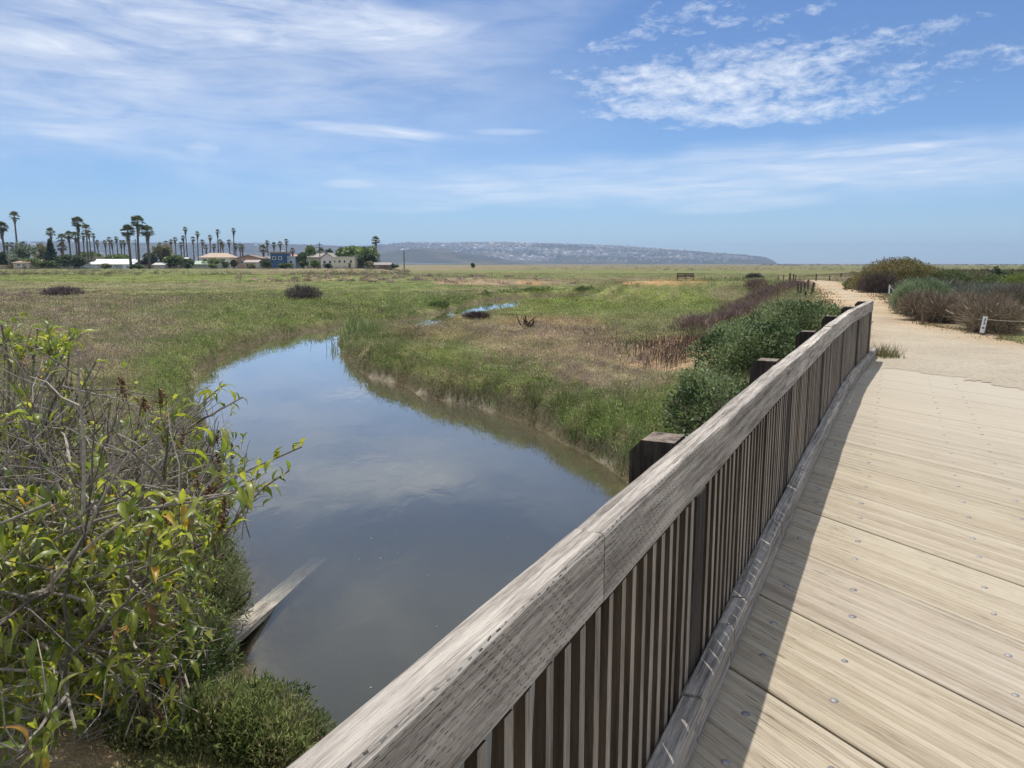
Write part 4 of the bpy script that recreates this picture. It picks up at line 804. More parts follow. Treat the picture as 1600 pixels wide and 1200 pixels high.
    # bare whippy twigs low and middle
    for q in range(950):
        i = rng.integers(len(prim)); tp = prim[i]; a = base+rng.normal(0, .3, 3)*[1, 1, .1]; t = rng.uniform(.25, .9); p = a+(tp-a)*t+rng.normal(0, .12, 3); d = (tp-a)/np.linalg.norm(tp-a)+rng.normal(0, .5, 3)+[0, 0, .2]; d /= np.linalg.norm(d); e = p+d*rng.uniform(.25, .8)
        if not inside(e, 6) or sn(e[0], e[1])[1] < 1.3: continue
        P = path(p, e, rng.uniform(-.12, .16), 6, .035); st.add(*tube(P-base, np.linspace(.0034, .0012, 6), 4), c=grey()*1.15)
    st.obj('stem', M['twig'], root)
    # leaves: curved, folded along the midrib, tips drooping
    P = np.array(LP); A = np.array(LA); A /= np.linalg.norm(A, axis=1)[:, None]; Sz = np.array(LS); n = len(P)
    S = np.cross(A, [0, 0, 1.])+rng.normal(0, .25, (n, 3)); S -= A*(S*A).sum(1)[:, None]; S /= np.linalg.norm(S, axis=1)[:, None]+1e-6; U = np.cross(S, A); U[U[:, 2] < 0] *= -1
    prof = [(0, .02, 0), (.14, .10, .04), (.38, .165, .05), (.64, .14, -.03), (.86, .065, -.19), (1., .0, -.34)]
    rows = []; droop = rng.uniform(.5, 1.7, n); fold = rng.uniform(.25, .95, n)
    for t, w, dz in prof:
        c = P+A*(Sz*t)[:, None]+U*(Sz*np.minimum(dz, dz*1)*droop)[:, None]
        wv = S*(Sz*w*.95)[:, None]; uv = U*(Sz*w*fold)[:, None]
        rows.append(np.stack([c-wv+uv, c, c+wv+uv], 1))
    V = np.stack(rows, 1)                    # n,6,3,3
    V = V.reshape(-1, 3); o = np.arange(n)[:, None, None, None]*18; Fq = []
    for r_ in range(5):
        for c_ in range(2): Fq.append([r_*3+c_, r_*3+c_+1, r_*3+3+c_+1, r_*3+3+c_])
    Fq = (np.arange(n)[:, None, None]*18+np.array(Fq)[None]).reshape(-1, 4)
    pal = np.array([(.27, .30, .05), (.33, .35, .06), (.20, .25, .045), (.40, .40, .10), (.15, .20, .04)]); c = pal[rng.integers(len(pal), size=n)]*rng.uniform(.75, 1.25, (n, 1))
    odd = rng.random(n); c[odd < .015] = (.60, .36, .04); c[(odd > .015) & (odd < .035)] = (.30, .17, .08)
    C = np.repeat(c, 18, 0).reshape(n, 6, 3, 3); C[:, :, 1] *= 1.15; C[:, 0] *= 1.15
    obj('foliage', V-base, Fq, M['sumac_leaf'], root, attrs={'Col': C.reshape(-1, 3)}, smooth=True)
    # dry seed heads
    hb = MB()
    for p, d in heads[:190]:
        L = rng.uniform(.04, .11); k = int(60+L*600); t = rng.random(k); ax = d*.4+np.array([0, 0, 1.]); ax /= np.linalg.norm(ax); rr = (.020*(1-t)**.7+.004)
        Q = p+ax*(t*L)[:, None]+rdirs(rng, k)*rr[:, None]*rng.random((k, 1))**.4; c = np.array([(.16, .075, .04), (.22, .12, .06), (.10, .05, .035), (.30, .20, .11)])[rng.integers(4, size=k)]
        V, Fc, C = leaves(Q-base, .010, rng, c, .8, fold=.5); hb.add(V, Fc, C); hb.add(*tube([p-base, p+ax*L-base], [.0025, .001], 4), c=(.14, .08, .05))
    hb.obj('seed_heads', M['twig'], root)
def sleaf():
    m, t = material('sumac_leaf'); a = t.n('Attribute', attribute_name='Col').outputs['Color']; n = t.noise(t.n('TexCoord').outputs['Object'], 60, 2); k = t.mapr(n, .3, .7, .82, 1.15)
    col = t.mix(1., a, t.n('CombineXYZ', k, k, k).outputs[0], 'MULTIPLY')
    p = t.n('BsdfPrincipled'); t.set(p.inputs['Base Color'], t.mix(1., col, (.62, .66, .7), 'MULTIPLY')); p.inputs['Roughness'].default_value = .38; p.inputs['Specular IOR Level'].default_value = .45
    tr = t.n('BsdfTranslucent'); t.set(tr.inputs['Color'], t.mix(1., col, (1.5, 1.5, .8), 'MULTIPLY')); mx = t.nt.nodes.new('ShaderNodeMixShader'); mx.inputs[0].default_value = .45
    t.nt.links.new(p.outputs[0], mx.inputs[1]); t.nt.links.new(tr.outputs[0], mx.inputs[2]); t.nt.links.new(mx.outputs[0], t.out.inputs['Surface']); return m
M['sumac_leaf'] = sleaf()
sumac()
# ================================================================== BENCH, POSTS, ROPES
M['dpost'] = wood('fence_post_wood', (.06, .045, .035), (.17, .13, .10), 24, .5, False, .004, alongz=True)
M['bench'] = plain('bench_wood', (.11, .07, .05), .7, .3, 8); M['rope'] = plain('rope', (.38, .33, .27), .9, .15, 60)
M['white'] = plain('white_paint', (.74, .74, .72), .6, .06, 12); M['black'] = plain('black_paint', (.03, .03, .03), .6, .1, 12)
bx, by = g(1071, 442.5, .02); root = empty('park_bench', (bx, by, 0), math.radians(-6), 'dark timber bench facing the marsh beside the far path', 'bench')
def part(name, m, parent, *bs):
    mb = MB()
    for b in bs: mb.add(*box(*b))
    return mb.obj(name, M[m], parent)
part('seat', 'bench', root, *[(-.75, .75, -.22+.11*q, -.13+.11*q, .42, .46) for q in range(4)])
part('backrest', 'bench', root, *[(-.75, .75, .25, .28, .55+.13*q, .65+.13*q) for q in range(3)])
for xx in (-.72, .0, .66):
    part('leg', 'bench', root, (xx, xx+.07, .22, .247, 0, .92), (xx, xx+.07, -.24, -.225, 0, .42), (xx, xx+.07, -.225, .22, .34, .418))
for xx in (-.80, .755): part('armrest', 'bench', root, (xx, xx+.045, -.26, .3, .64, .68), (xx, xx+.045, -.26, -.2, 0, .638))
def fpost(u, vt, vb, w_, lab, group='timber posts beside the path', z=0., tilt=0.):
    x, y = g(u, vb, z); h = (vb-vt)*y/F; r_ = max(.03, w_*y/F/2); mb = MB(); V, Fs = tube([(0, 0, -.3), (0, 0, h-.02), (0, 0, h)], [r_, r_, r_*.8], 8); mb.add(V, Fs)
    o = mb.obj('fence_post', M['dpost']); o.location = (x, y, z); o.rotation_euler = (0, tilt, 0); tag(o, lab, 'post', group); return np.array([x, y, z+h*.8])
row = []
RP = [(1101,432,441,1.8),(1111,433,443,2),(1133,432.5,441.5,1.8),(1160.5,433,443,1.8),(1184,434,443,1.8),(1215.5,430,441,2),(1223.5,429.5,441,2)]
ords = ['first', 'second', 'third', 'fourth', 'fifth', 'sixth', 'seventh', 'eighth', 'ninth', 'tenth', 'eleventh', 'twelfth', 'thirteenth', 'fourteenth', 'fifteenth', 'sixteenth', 'seventeenth', 'eighteenth', 'nineteenth', 'twentieth']
for q, (u, a, b, w_) in enumerate(RP): row.append(fpost(u, a, b, w_, ords[q]+' slim rope fence post right of the bench', 'rope fence posts by the bench'))
for u, a, b, w_, lab in [(1234,427,441,3,'thicker left post of the pair where the rope fence ends'),(1239.5,428,441,2.2,'thinner right post of the pair where the rope fence ends'),(1243,430,440,2,'slim post just right of the thick pair'),
    (1275,428,439,2.2,'lone post beyond the path, left one'),(1296,430.5,438.5,2,'lone post beyond the path, short middle one'),(1314,427,436,2,'lone post beyond the path next to the golden mound'),
    (1246,443,461,3.2,'leftmost weathered post of the dense cluster at the path'),(1251,440.5,461,3.4,'second post from left of the dense cluster at the path'),(1256.5,441,460,3.2,'third post from left of the dense cluster at the path'),(1262,437.5,458,3.2,'tallest post of the dense cluster at the path'),(1268,441,463,4,'leaning post standing free right of the dense cluster'),(1258.5,455,467,3,'short stub post in front of the dense cluster')]:
    fpost(u, a, b, w_, lab, tilt=.12 if 'leaning' in lab else 0.)
def rope(p, q, sag, label, rr=.008, n=9):
    p = np.array(p, float); q = np.array(q, float); t = np.linspace(0, 1, n)[:, None]; P = p+(q-p)*t-np.array([0, 0, 1.])*sag*4*t*(1-t); V, Fs = tube(P-p, rr, 5)
    o = obj('rope', V, Fs, M['rope'], smooth=True); o.location = tuple(p); tag(o, label, 'rope'); return o
mb = MB(); P = []
for q in range(len(row)-1):
    t = np.linspace(0, 1, 6)[:, None]; P += list((row[q]+(row[q+1]-row[q])*t-np.array([0, 0, 1.])*.08*4*t*(1-t))[:-1])
P.append(row[-1]); P = np.array(P)+[0, -.06, 0]; V, Fs = tube(P-P[0], .012, 4); o = obj('rope', V, Fs, M['rope']); o.location = tuple(P[0]); tag(o, 'pale rope strung between the slim posts right of the bench', 'rope')
# marker post with small white sign
x, y = g(1537, 524, 0.); k = y/F; root = empty('marker_post', (x, y, 0), 0, 'short dark post carrying a tilted white sign strip, roped, at the right path edge', 'marker post')
part('post', 'dpost', root, (-.045, .045, 0, .09, -.2, 33*k))
sg = empty('sign', (0, 0, 0)); bpy.data.objects.remove(sg)
mb = MB(); mb.add(*box(-.055, .055, -.014, -.002, -13*k, 13*k)); sgn_ = mb.obj('sign_plate', M['white'], root); sgn_.location = (-.035, -.012, 17*k); sgn_.rotation_euler = (0, math.radians(8), 0)
for zc in (.03, .12): mk = MB(); mk.add(*box(-.008, .008, -.017, -.0145, zc+.028, zc+.044)); mk.add(*box(-.0125, .0125, -.0172, -.0145, zc-.006, zc+.0285)); mk.add(*box(-.016, -.006, -.017, -.0143, zc-.034, zc-.005)); mk.add(*box(.006, .018, -.017, -.0143, zc-.034, zc-.005)); mk.obj('mark', M['black'], sgn_)
mk = MB()                                    # walking-figure pictograms on the strip
mk.add(*box(-.028, .028, -.017, -.0145, -.10, -.065)); mk.obj('mark', M['black'], sgn_)
rope((x+.02, y-.004, 25*k), at(1660, 499, y-1.0), .05, 'pale rope running right from the white marker post')
rope((x-.045, y-.004, 25*k), at(1478, 484, y+3.5), .10, 'pale rope running left from the white marker post into the brush')
x, y = g(1389, 461.5, 0.); k = y/F; root = empty('marker_post', (x, y, 0), 0, 'short white faced post beside the grey green bush', 'marker post')
part('post', 'dpost', root, (-.03, .05, 0, .09, -.2, 17*k)); part('sign_plate', 'white', root, (-.04, .03, -.014, -.002, 2*k, 16*k))
rope((x, y-.002, 15*k), at(1432, 484, 24.5), .1, 'pale rope from the white faced post across the grey green bush', .012)
x2, y2 = g(1441, 506, 0.); fpost(1441, 478, 507, 5, 'thick grey post half hidden in the twigs right of the grey green bush')
# ================================================================== TOWN
def hcol(name, c): 
    if name not in M: M[name] = plain(name, c, .8, .08, 1.5)
    return M[name]
M['glass'] = plain('window_glass', (.04, .05, .06), .15, .1, 3, spec=.6)
GROUNDZ = 0.
def house(u0, u1, vt, ve, vb, y, style, wc, rc, label, depth=9., wins=((.2, .5), (.55, .8)), wv=.5, door=True, cat='house', zb=0.):
    x0, _, zt = at(u0, vt, y); x1 = at(u1, vt, y)[0]; z_e = at(u0, ve, y)[2]; w_ = x1-x0; root = empty('house' if cat == 'house' else cat.replace(' ', '_'), ((x0+x1)/2, y, zb), 0, label, cat)
    wm = hcol('wall_%d_%d_%d' % tuple(int(c*100) for c in wc), wc); rm_ = hcol('roof_%d_%d_%d' % tuple(int(c*100) for c in rc), rc)
    h = w_/2; ze = z_e-zb; zr = zt-zb; V, Fs = box(-h, h, 0, depth, -.6, ze); mb = MB(); mb.add(V, Fs)
    if style == 'gable_front': mb.add([[-h, 0, ze], [h, 0, ze], [0, 0, zr], [-h, .2, ze], [h, .2, ze], [0, .2, zr]], [np.array([[0, 1, 2], [5, 4, 3]])])
    mb.obj('wall', wm, root); e = .45; rb_ = MB(); th_ = .22
    if style == 'flat': rb_.add(*box(-h-.25, h+.25, -.25, depth+.25, ze+.003, max(zr, ze+.25)))
    else:
        if style == 'gable_side': prof = [(-e, ze-.15), (depth/2, zr), (depth+e, ze-.15)]; ax = 0
        elif style == 'gable_front': prof = [(-h-e, ze-.12), (0, zr+.1), (h+e, ze-.12)]; ax = 1
        else: prof = None
        if prof:
            for (a0, z0), (a1, z1) in ((prof[0], prof[1]), (prof[1], prof[2])):
                lo, hi_ = (-h-e, h+e) if ax == 0 else (-e, depth+e)
                P = [[lo, a0, z0], [hi_, a0, z0], [hi_, a1, z1], [lo, a1, z1]] if ax == 0 else [[a0, lo, z0], [a0, hi_, z0], [a1, hi_, z1], [a1, lo, z1]]
                P = np.array(P); rb_.add(np.concatenate([P+[0, 0, .01], P+[0, 0, th_]]), BOXF)
        else:
            P = np.array([[-h-e, -e, ze-.05], [h+e, -e, ze-.05], [h+e, depth+e, ze-.05], [-h-e, depth+e, ze-.05], [-h*.55, depth/2, zr], [h*.55, depth/2, zr]]); rb_.add(P, [np.array([[0, 1, 5, 4], [2, 3, 4, 5]]), np.array([[1, 2, 5], [3, 0, 4]])]); rb_.add(P[:4]-[0, 0, .0], np.array([[3, 2, 1, 0]]))
    rb_.obj('roof', rm_, root)
    ww = [(a, b) for a, b in wins]
    for a, b in ww:
        wz0 = ze*wv-.1; f = MB(); X0, X1 = -h+a*w_, -h+b*w_; hh = min(1.2, ze*.33); f.add(*box(X0, X1, -.06, .02, wz0, wz0+hh)); fr = f.obj('window', M['white'], root)
        pn = MB(); pn.add(*box(X0+.12, X1-.12, -.075, -.061, wz0+.12, wz0+hh-.12)); pn.obj('pane', M['glass'], fr)
    if door: d_ = MB(); d_.add(*box(h-.16*w_-1., h-.16*w_, -.05, .02, 0, min(2.1, ze*.8))); d_.obj('door', hcol('door_brown', (.16, .10, .07)), root)
    return root
W1 = (.62, .60, .56); CR = (.58, .52, .40); TAN = (.36, .27, .20); BR = (.22, .15, .12)
house(127,160,401,403,413,300,'flat',CR,(.45,.41,.34),'small cream flat roofed house behind the long white roof', wins=((.2,.4),(.6,.8)))
house(139,207,405.5,413,420,285,'gable_side',(.50,.56,.60),(.72,.72,.70),'long low house with bright white roof left of the thick palms', depth=12)
house(203,262,408,414,420,292,'hip',(.30,.22,.17),(.20,.145,.12),'low house with brown roof behind the three thick palms', depth=11)
house(311,359,395,402,419,305,'hip',(.66,.60,.50),(.50,.38,.28),'two storey cream house with pale tan hipped roof', wins=((.1,.25),(.4,.55),(.7,.85)), wv=.62)
house(300,346,408.5,413,421,278,'gable_side',(.48,.50,.42),(.40,.46,.38),'low house with pale green roof before the cream two storey', depth=8)
house(369,407,399.5,404,418,285,'gable_front',(.40,.26,.20),(.24,.18,.15),'pinkish brown gabled house left of the blue house', wins=((.15,.3),(.6,.75)))
house(388,424,401,405,418,296,'gable_side',(.30,.22,.18),(.26,.23,.20),'brown house with grey roof directly beside the blue house', depth=9)
house(422,443,393.5,396,418,284,'flat',(.045,.10,.22),(.26,.20,.14),'tall dark blue house with overhanging flat roof', wins=((.15,.4),(.6,.85)), wv=.6)
house(441,461,400,402,418,288,'flat',(.38,.50,.62),(.5,.52,.52),'pale blue house attached right of the dark blue one', wins=((.15,.35),(.55,.8)), wv=.45)
house(451,468,398.5,403,417,300,'gable_side',(.60,.56,.50),(.56,.30,.22),'small white house with salmon tiled roof', depth=8)
house(500,522,396,404,419,290,'gable_front',W1,(.32,.29,.26),'white gabled house left of the cream block', wins=((.2,.4),(.6,.8)), wv=.5)
house(478,502,396.5,402,418,298,'gable_side',(.50,.46,.40),(.34,.30,.26),'house with grey tan roof behind the dark round tree', depth=8)
house(517,554,401,402.5,419,282,'flat',(.58,.54,.42),(.60,.58,.52),'cream two storey stucco block with flat roof', wins=((.12,.2),(.3,.42),(.52,.62),(.78,.9)), wv=.52)
house(554,568,407,408.5,418,290,'flat',(.46,.45,.40),(.4,.4,.37),'small grey flat building right of the cream block', wins=((.3,.6),), door=False)
house(581,609,411,414,420,280,'gable_side',(.20,.155,.125),(.30,.26,.23),'low brown shed at the right end of the town', depth=7, wins=((.2,.4),), cat='shed')
house(-4,9,414,416,423,262,'flat',(.46,.33,.22),(.40,.30,.21),'small tan building at the left edge', wins=((.3,.6),), door=False)
house(47,88,405,408,419,290,'gable_side',(.36,.25,.19),(.30,.22,.17),'low brown house behind the left garden trees', depth=9)
house(49,61,393,397,416,305,'gable_front',(.58,.52,.44),(.46,.22,.15),'small house with orange roof behind the olive tree at left', wins=((.3,.6),))
house(192,204,413,414,421.5,262,'flat',(.70,.72,.74),(.66,.68,.70),'white boxy trailer in front of the thick palms', depth=3, wins=((.3,.7),), door=False, cat='trailer')
house(262,288,403,407,416,300,'gable_side',(.60,.57,.52),(.62,.58,.52),'pale house between the olive dome and the cream two storey', depth=8)
house(92,124,409,412.5,420,262,'gable_side',(.58,.56,.52),(.64,.62,.58),'low white roof in front of the wide dark left tree', depth=6)
house(20,44,407,410,419,258,'hip',(.52,.44,.34),(.44,.30,.22),'tan house with reddish roof below the shaggy left tree', depth=7)
house(382,402,407,410,419,272,'gable_side',(.60,.58,.54),(.42,.36,.32),'small white house before the pinkish brown one', depth=6)
house(240,256,411.5,414,421,270,'gable_side',(.56,.54,.50),(.60,.58,.54),'little white shed right of the thick palms', depth=5, wins=((.3,.6),), cat='shed', door=False)
# --- palms
def palm_mesh(kind, seed):
    rng = np.random.default_rng(seed); H_ = 1.0
    tr = MB(); cr = MB(); sk = MB()
    # unit palm: total height 10, radii in metres scaled by instance
    lean = rng.normal(0, .25, 2); Ht = 20.
    zc = Ht-1.6
    P = [(lean[0]*t*t, lean[1]*t*t, t*zc) for t in np.linspace(0, 1, 7)]
    r0 = {'slim': .22, 'thick': .42, 'med': .30}[kind]; tr.add(*tube(P, np.linspace(r0*1.25, r0*.8, 7), 8)); top = np.array(P[-1]); Rr = {'slim': 1.25, 'thick': 2.9, 'med': 2.1}[kind]
    n = {'slim': 34, 'thick': 74, 'med': 46}[kind]
    for q in range(n):
        a = rng.random()*2*pi; el = math.radians(rng.uniform(-35, 85)); d = np.array([math.cos(a)*math.cos(el), math.sin(a)*math.cos(el), math.sin(el)]); pl = Rr*rng.uniform(.4, .6); c = top+d*pl; S = np.cross(d, [0, 0, 1.]); S /= np.linalg.norm(S)+1e-6; U = np.cross(S, d)
        cr.add([top-S*.03, top+S*.03, c], np.array([[0, 1, 2]]), c=(.12, .13, .06)); L = Rr*rng.uniform(.4, .6); colr = np.array([(.09, .12, .05), (.13, .16, .065), (.21, .22, .11)][rng.integers(3)])*rng.uniform(.8, 1.2)
        for f in np.linspace(-1.25, 1.25, 9):
            dd = d*math.cos(f)+S*math.sin(f); tip = c+dd*L+np.array([0, 0, -.22*L*rng.uniform(.5, 1.6)]); s2 = np.cross(dd, U)*L*.10; cr.add([c, c+dd*L*.5+s2, tip, c+dd*L*.5-s2], np.array([[0, 1, 2, 3]]), c=colr)
    m = {'slim': 26, 'thick': 90, 'med': 36}[kind]; SL = {'slim': 1.6, 'thick': 4.2, 'med': 2.0}[kind]
    for q in range(m):
        a = rng.random()*2*pi; t = rng.random(); z0 = top[2]-t*SL; rr = r0+(Rr*.42)*(1-t)**1.2*rng.uniform(.6, 1.); c0 = np.array([top[0]+math.cos(a)*r0*.8, top[1]+math.sin(a)*r0*.8, z0]); e = np.array([top[0]+math.cos(a)*rr, top[1]+math.sin(a)*rr, z0-rng.uniform(.5, 1.1)]); S = np.array([-math.sin(a), math.cos(a), 0])*.22
        sk.add([c0-S*.3, c0+S*.3, e+S, e-S], np.array([[0, 1, 2, 3]]), c=np.array([.21, .165, .115])*rng.uniform(.6, 1.5))
    return tr.mesh('trunk', M['ptrunk'], True), cr.mesh('crown', M['leafc']), sk.mesh('dead_fronds', M['twig'])
M['ptrunk'] = plain('palm_trunk', (.13, .105, .085), .9, .3, 2)
PM = {k: [palm_mesh(k, 300+i*7+len(k)) for i in range(3)] for k in ('slim', 'med', 'thick')}
def palm(u, vt, vb, y, kind, label, group, i):
    x, _, zt = at(u, vt, y); s = (zt-0.)/20.
    root = empty('fan_palm', (x, y, -.05), R.random()*6, label, 'palm tree', group); ms = PM[kind][i % 3]
    hs = {'slim': 1., 'med': 1., 'thick': .9}[kind]
    for nm, me in zip(('trunk', 'crown', 'dead_fronds'), ms):
        o = link(nm, me, root)
    root.scale = (hs, hs, hs)
    # keep crown proportions: shift the parts down instead of squashing them
    for o, me in zip(root.children, ms):
        if o.name.startswith('trunk'): o.scale = (1, 1, (zt+.05-1.6*hs)/hs/(20-1.6)); 
        else: o.location = (0, 0, (zt+.05)/hs-20.)
    return root
PL = [(3,349,'thick',0),(9,376,'slim',0),(18,376,'slim',0),(21.5,331,'med',0),(35,375,'slim',0),(77,356.5,'med',0),(96,366,'med',0),(107,361.5,'med',0),(119,342,'thick',0),(117,363,'med',0),(95.5,380,'med',0),(128.5,361,'slim',0),(133.5,351,'med',0),(139,358,'slim',0),
 (146,362,'slim',1),(152,373,'slim',1),(164,373,'slim',1),(170,368,'slim',1),(175,373,'slim',1),(182,367,'slim',1),(188,373,'slim',1),(192.5,373,'slim',1),
 (200,355,'thick',2),(212,340.5,'thick',2),(229.5,355.5,'thick',2),
 (249,376,'slim',3),(259,374,'slim',3),(267,372,'slim',3),(273,368,'slim',3),(282,376,'slim',3),(286,366,'slim',3),(289.5,352,'slim',3),(301,367.5,'slim',3),(307,359,'slim',3),(315,372,'slim',3),(322,380,'slim',3),(327,365,'slim',3),(333,379,'slim',3),(339,356,'slim',3),(343.5,372,'slim',3),(348,375,'slim',3),(358,372,'slim',3),(363.5,354,'slim',3),(367.5,378,'slim',3),(374.5,379,'slim',3),(379,380,'slim',3),
 (418,373,'slim',4),(427,376,'slim',4),(437,375,'slim',4),(446.5,371,'slim',4),(410,383,'med',5),(455.5,385,'slim',5),(502,388,'med',5),(587,370,'med',5),(583,394,'med',5)]
special = {3:'tall palm with dead frond skirt second from the left edge',21.5:'tallest palm at the far left with a narrow skirt',9:'tiny palm between the two leftmost tall palms',18:'small palm directly left of the tallest left palm',35:'small palm right of the tallest left palm',77:'lone slender palm above the dark conifer',96:'mid height palm left of the tall cluster',107:'mid height palm second left of the tall cluster',119:'big bushy palm topping the left cluster',117:'shorter palm just under the big bushy one',95.5:'short stubby palm beside the dark sago',128.5:'thin palm immediately right of the big bushy one',133.5:'bushy palm second tallest in the left cluster',139:'thin palm at the right edge of the left cluster',
 200:'thick skirted palm, left of the three big ones',212:'thick skirted palm, tallest middle of the three big ones',229.5:'thick skirted palm, right of the three big ones',410:'broad feathery palm over the brown house roof',455.5:'short palm over the salmon roof',502:'leafy palm above the grey tan roof',587:'lone palm standing at the right end of the town',583:'low shaggy palm at the foot of the lone right palm'}
special[3] = 'shaggy palm cut by the left edge of the picture'
cnt = {1: 0, 3: 0, 4: 0}
rowname = {1: ('thin distant palm, %s from left, between left cluster and three thick palms', 'thin palms between the left cluster and the thick palms'), 3: ('tall thin palm, %s from left, in the long row right of the thick palms', 'thin palms in the long row'), 4: ('thin palm, %s from left, of the four above the blue house', 'four thin palms above the blue house')}
ords2 = ords+['twenty first', 'twenty second']
for i, (u, vt, kd, gidx) in enumerate(PL):
    if u in special: lab = special[u]; gr = {0: 'palms at the left', 2: 'three thick palms', 5: None}[gidx]
    else: lab = rowname[gidx][0] % ords2[cnt[gidx]]; cnt[gidx] += 1; gr = rowname[gidx][1]
    y = {0: 285, 1: 320, 2: 258, 3: 315, 4: 318, 5: 296}[gidx]+(i*37 % 11); palm(u, vt, 418, y, kd, lab, gr, i)
# --- broadleaf trees
def tree_mesh(seed, cols, n=1500, conifer=False, leafsz=.11, flat=1.):
    rng = np.random.default_rng(seed); cr = MB()
    if conifer:
        t = rng.random(n)**.75; a = rng.random(n)*2*pi; lay = .82+.25*np.sin(t*40); rr = (1-t)*.55*lay*rng.uniform(.55, 1.05, n)+.02; P = np.c_[np.cos(a)*rr, np.sin(a)*rr, .08+t*.95]; d = np.c_[np.cos(a), np.sin(a), np.full(n, -.15)]
    else:
        bl = [(0, 0, .55, .36, .36, .38)]+[(rng.normal(0, .22), rng.normal(0, .22), rng.uniform(.38, .78), *(rng.uniform(.13, .25)*np.array([1, 1, .85]))) for _ in range(13)]
        P, d = blob_pts(rng, n, bl, .5)
    cn = np.array(cols)*2.0; k = np.clip(fbm(P[:, 0]*5+seed, P[:, 1]*5+P[:, 2]*5, 2)*2.6-.8+rng.normal(0, .25, n), 0, .99)*len(cn); col = cn[np.minimum(k.astype(int), len(cn)-1)]
    V, Fc, C = leaves(P, leafsz, rng, col, .8, nrm=d, jit=.22); cr.add(V, Fc, C); tr = MB(); tr.add(*tube([(0, 0, -.05), (.01, 0, .3), (0, .02, .6)], [.045, .035, .015], 6))
    for q in range(4): a = q*1.6; tr.add(*tube([(0, 0, .2), (math.cos(a)*.15, math.sin(a)*.15, .45), (math.cos(a)*.26, math.sin(a)*.26, .62)], [.025, .018, .008], 5))
    return cr.mesh('crown', M['leafc']), tr.mesh('trunk', M['ptrunk'])
TM = {'dark': tree_mesh(401, [(.025, .04, .018), (.04, .06, .025), (.065, .09, .035)]), 'green': tree_mesh(402, [(.04, .065, .02), (.07, .10, .03), (.11, .14, .045)]), 'olive': tree_mesh(403, [(.08, .08, .04), (.12, .12, .055), (.16, .15, .08)]), 'grey': tree_mesh(404, [(.07, .09, .055), (.11, .13, .08), (.15, .17, .11)]), 'conifer': tree_mesh(405, [(.02, .035, .018), (.035, .055, .025)], conifer=True), 'green2': tree_mesh(406, [(.045, .07, .02), (.08, .11, .03), (.13, .16, .05)]), 'dark2': tree_mesh(407, [(.03, .04, .02), (.05, .06, .03)])}
def tree(u0, u1, vt, vb, y, kind, label, nm='garden_tree', cat='tree'):
    uc = (u0+u1)/2; x, _, zt = at(uc, vt, y); zb = 0.; zlo = at(uc, vb, y)[2]; w_ = (u1-u0)*y/F; root = empty(nm, (x, y, max(-.1, min(0, zlo))), R.random()*6, label, cat); s = (w_/1.02, w_/1.02, (zt-min(0, zlo))/(.98 if kind != 'conifer' else 1.03))
    for n_, me in zip(('crown', 'trunk'), TM[kind]): o = link(n_, me, root)
    root.scale = s; return root
for a in [(66,89,376,409,288,'conifer','dark conical conifer among the left gardens','conifer_tree'),(52,76,381.5,412,296,'olive','olive round tree left of the dark conifer'),(-8,14,393,417,270,'dark','dark round tree at the left edge'),(18,47,378,421,272,'grey','grey green shaggy tree near the left edge'),(10,30,395,421,266,'grey','greyish low tree at far left'),(40,62,405,422,262,'green2','bright green garden shrub beneath the shaggy tree'),(88,130,398,421,264,'dark','wide dark low tree left of the white roof'),(108,136,402,421.5,261,'dark2','wide dark low tree touching the white roof'),(166,199,396,410,300,'green','round green tree above the long white roof'),(120,165,393,406,306,'green','low green trees behind the white roof, widest'),
    (236,269,382,413,300,'olive','large olive domed tree right of the thick palms'),(221,240,395,411,294,'dark2','dark tree left of the olive dome'),(257,285,398,420,275,'green','dense green tree right of the olive dome'),(281,303,404,420,272,'dark','dense dark tree before the cream two storey house'),(322,345,404,412,280,'green2','green tree in front of the cream two storey house'),(345,357,408,420,270,'dark','dark round tree right of the green roof'),(358,372,406,421,268,'dark2','dark round tree left of the pinkish brown house'),(409,424,405,420,276,'dark','dark tree at the corner of the blue house'),(463,480,394,410,290,'dark','small dark tree above the salmon roof'),(474,495,382,405,302,'green','round topped tree behind the grey tan roof'),(466,480,407,420,274,'dark2','dark low tree right of the pale blue house'),(482,500,405,420,272,'green','broad low tree before the white gabled house'),(508,523,388.5,404,300,'dark','dark round tree above the white gable'),(526,556,385.5,412,300,'green','big green domed tree, left half of the mass'),(545,586,384.5,414,296,'green2','big green domed tree, right half of the mass'),(560,592,396,417,288,'dark','dark lower tree under the big green dome'),(568,584,408,420,276,'olive','small olive shrub by the low brown shed'),(609,622,413,420.5,272,'dark2','small dark bush right of the low brown shed'),(286,300,412,421.5,262,'dark','small dark bush before the pale green roof'),(152,176,413,422,258,'olive','olive bush below the long white roof'),(205,226,414,422,256,'green','low green bush at the foot of the thick palms'),(436,455,411,421,268,'green','low green bush below the pale blue house'),(505,520,412,421,268,'dark','low dark bush below the white gable'),(63,86,407,421,266,'green','low green tree before the brown left house'),(383,398,412,421,270,'olive','olive bush before the pinkish brown house'),(325,338,413,422,262,'green2','bright green bush below the pale green roof')]:
    tree(*a)
tree(735,743,411,420,300,'dark','lone small dark tree on the plain under the hills')
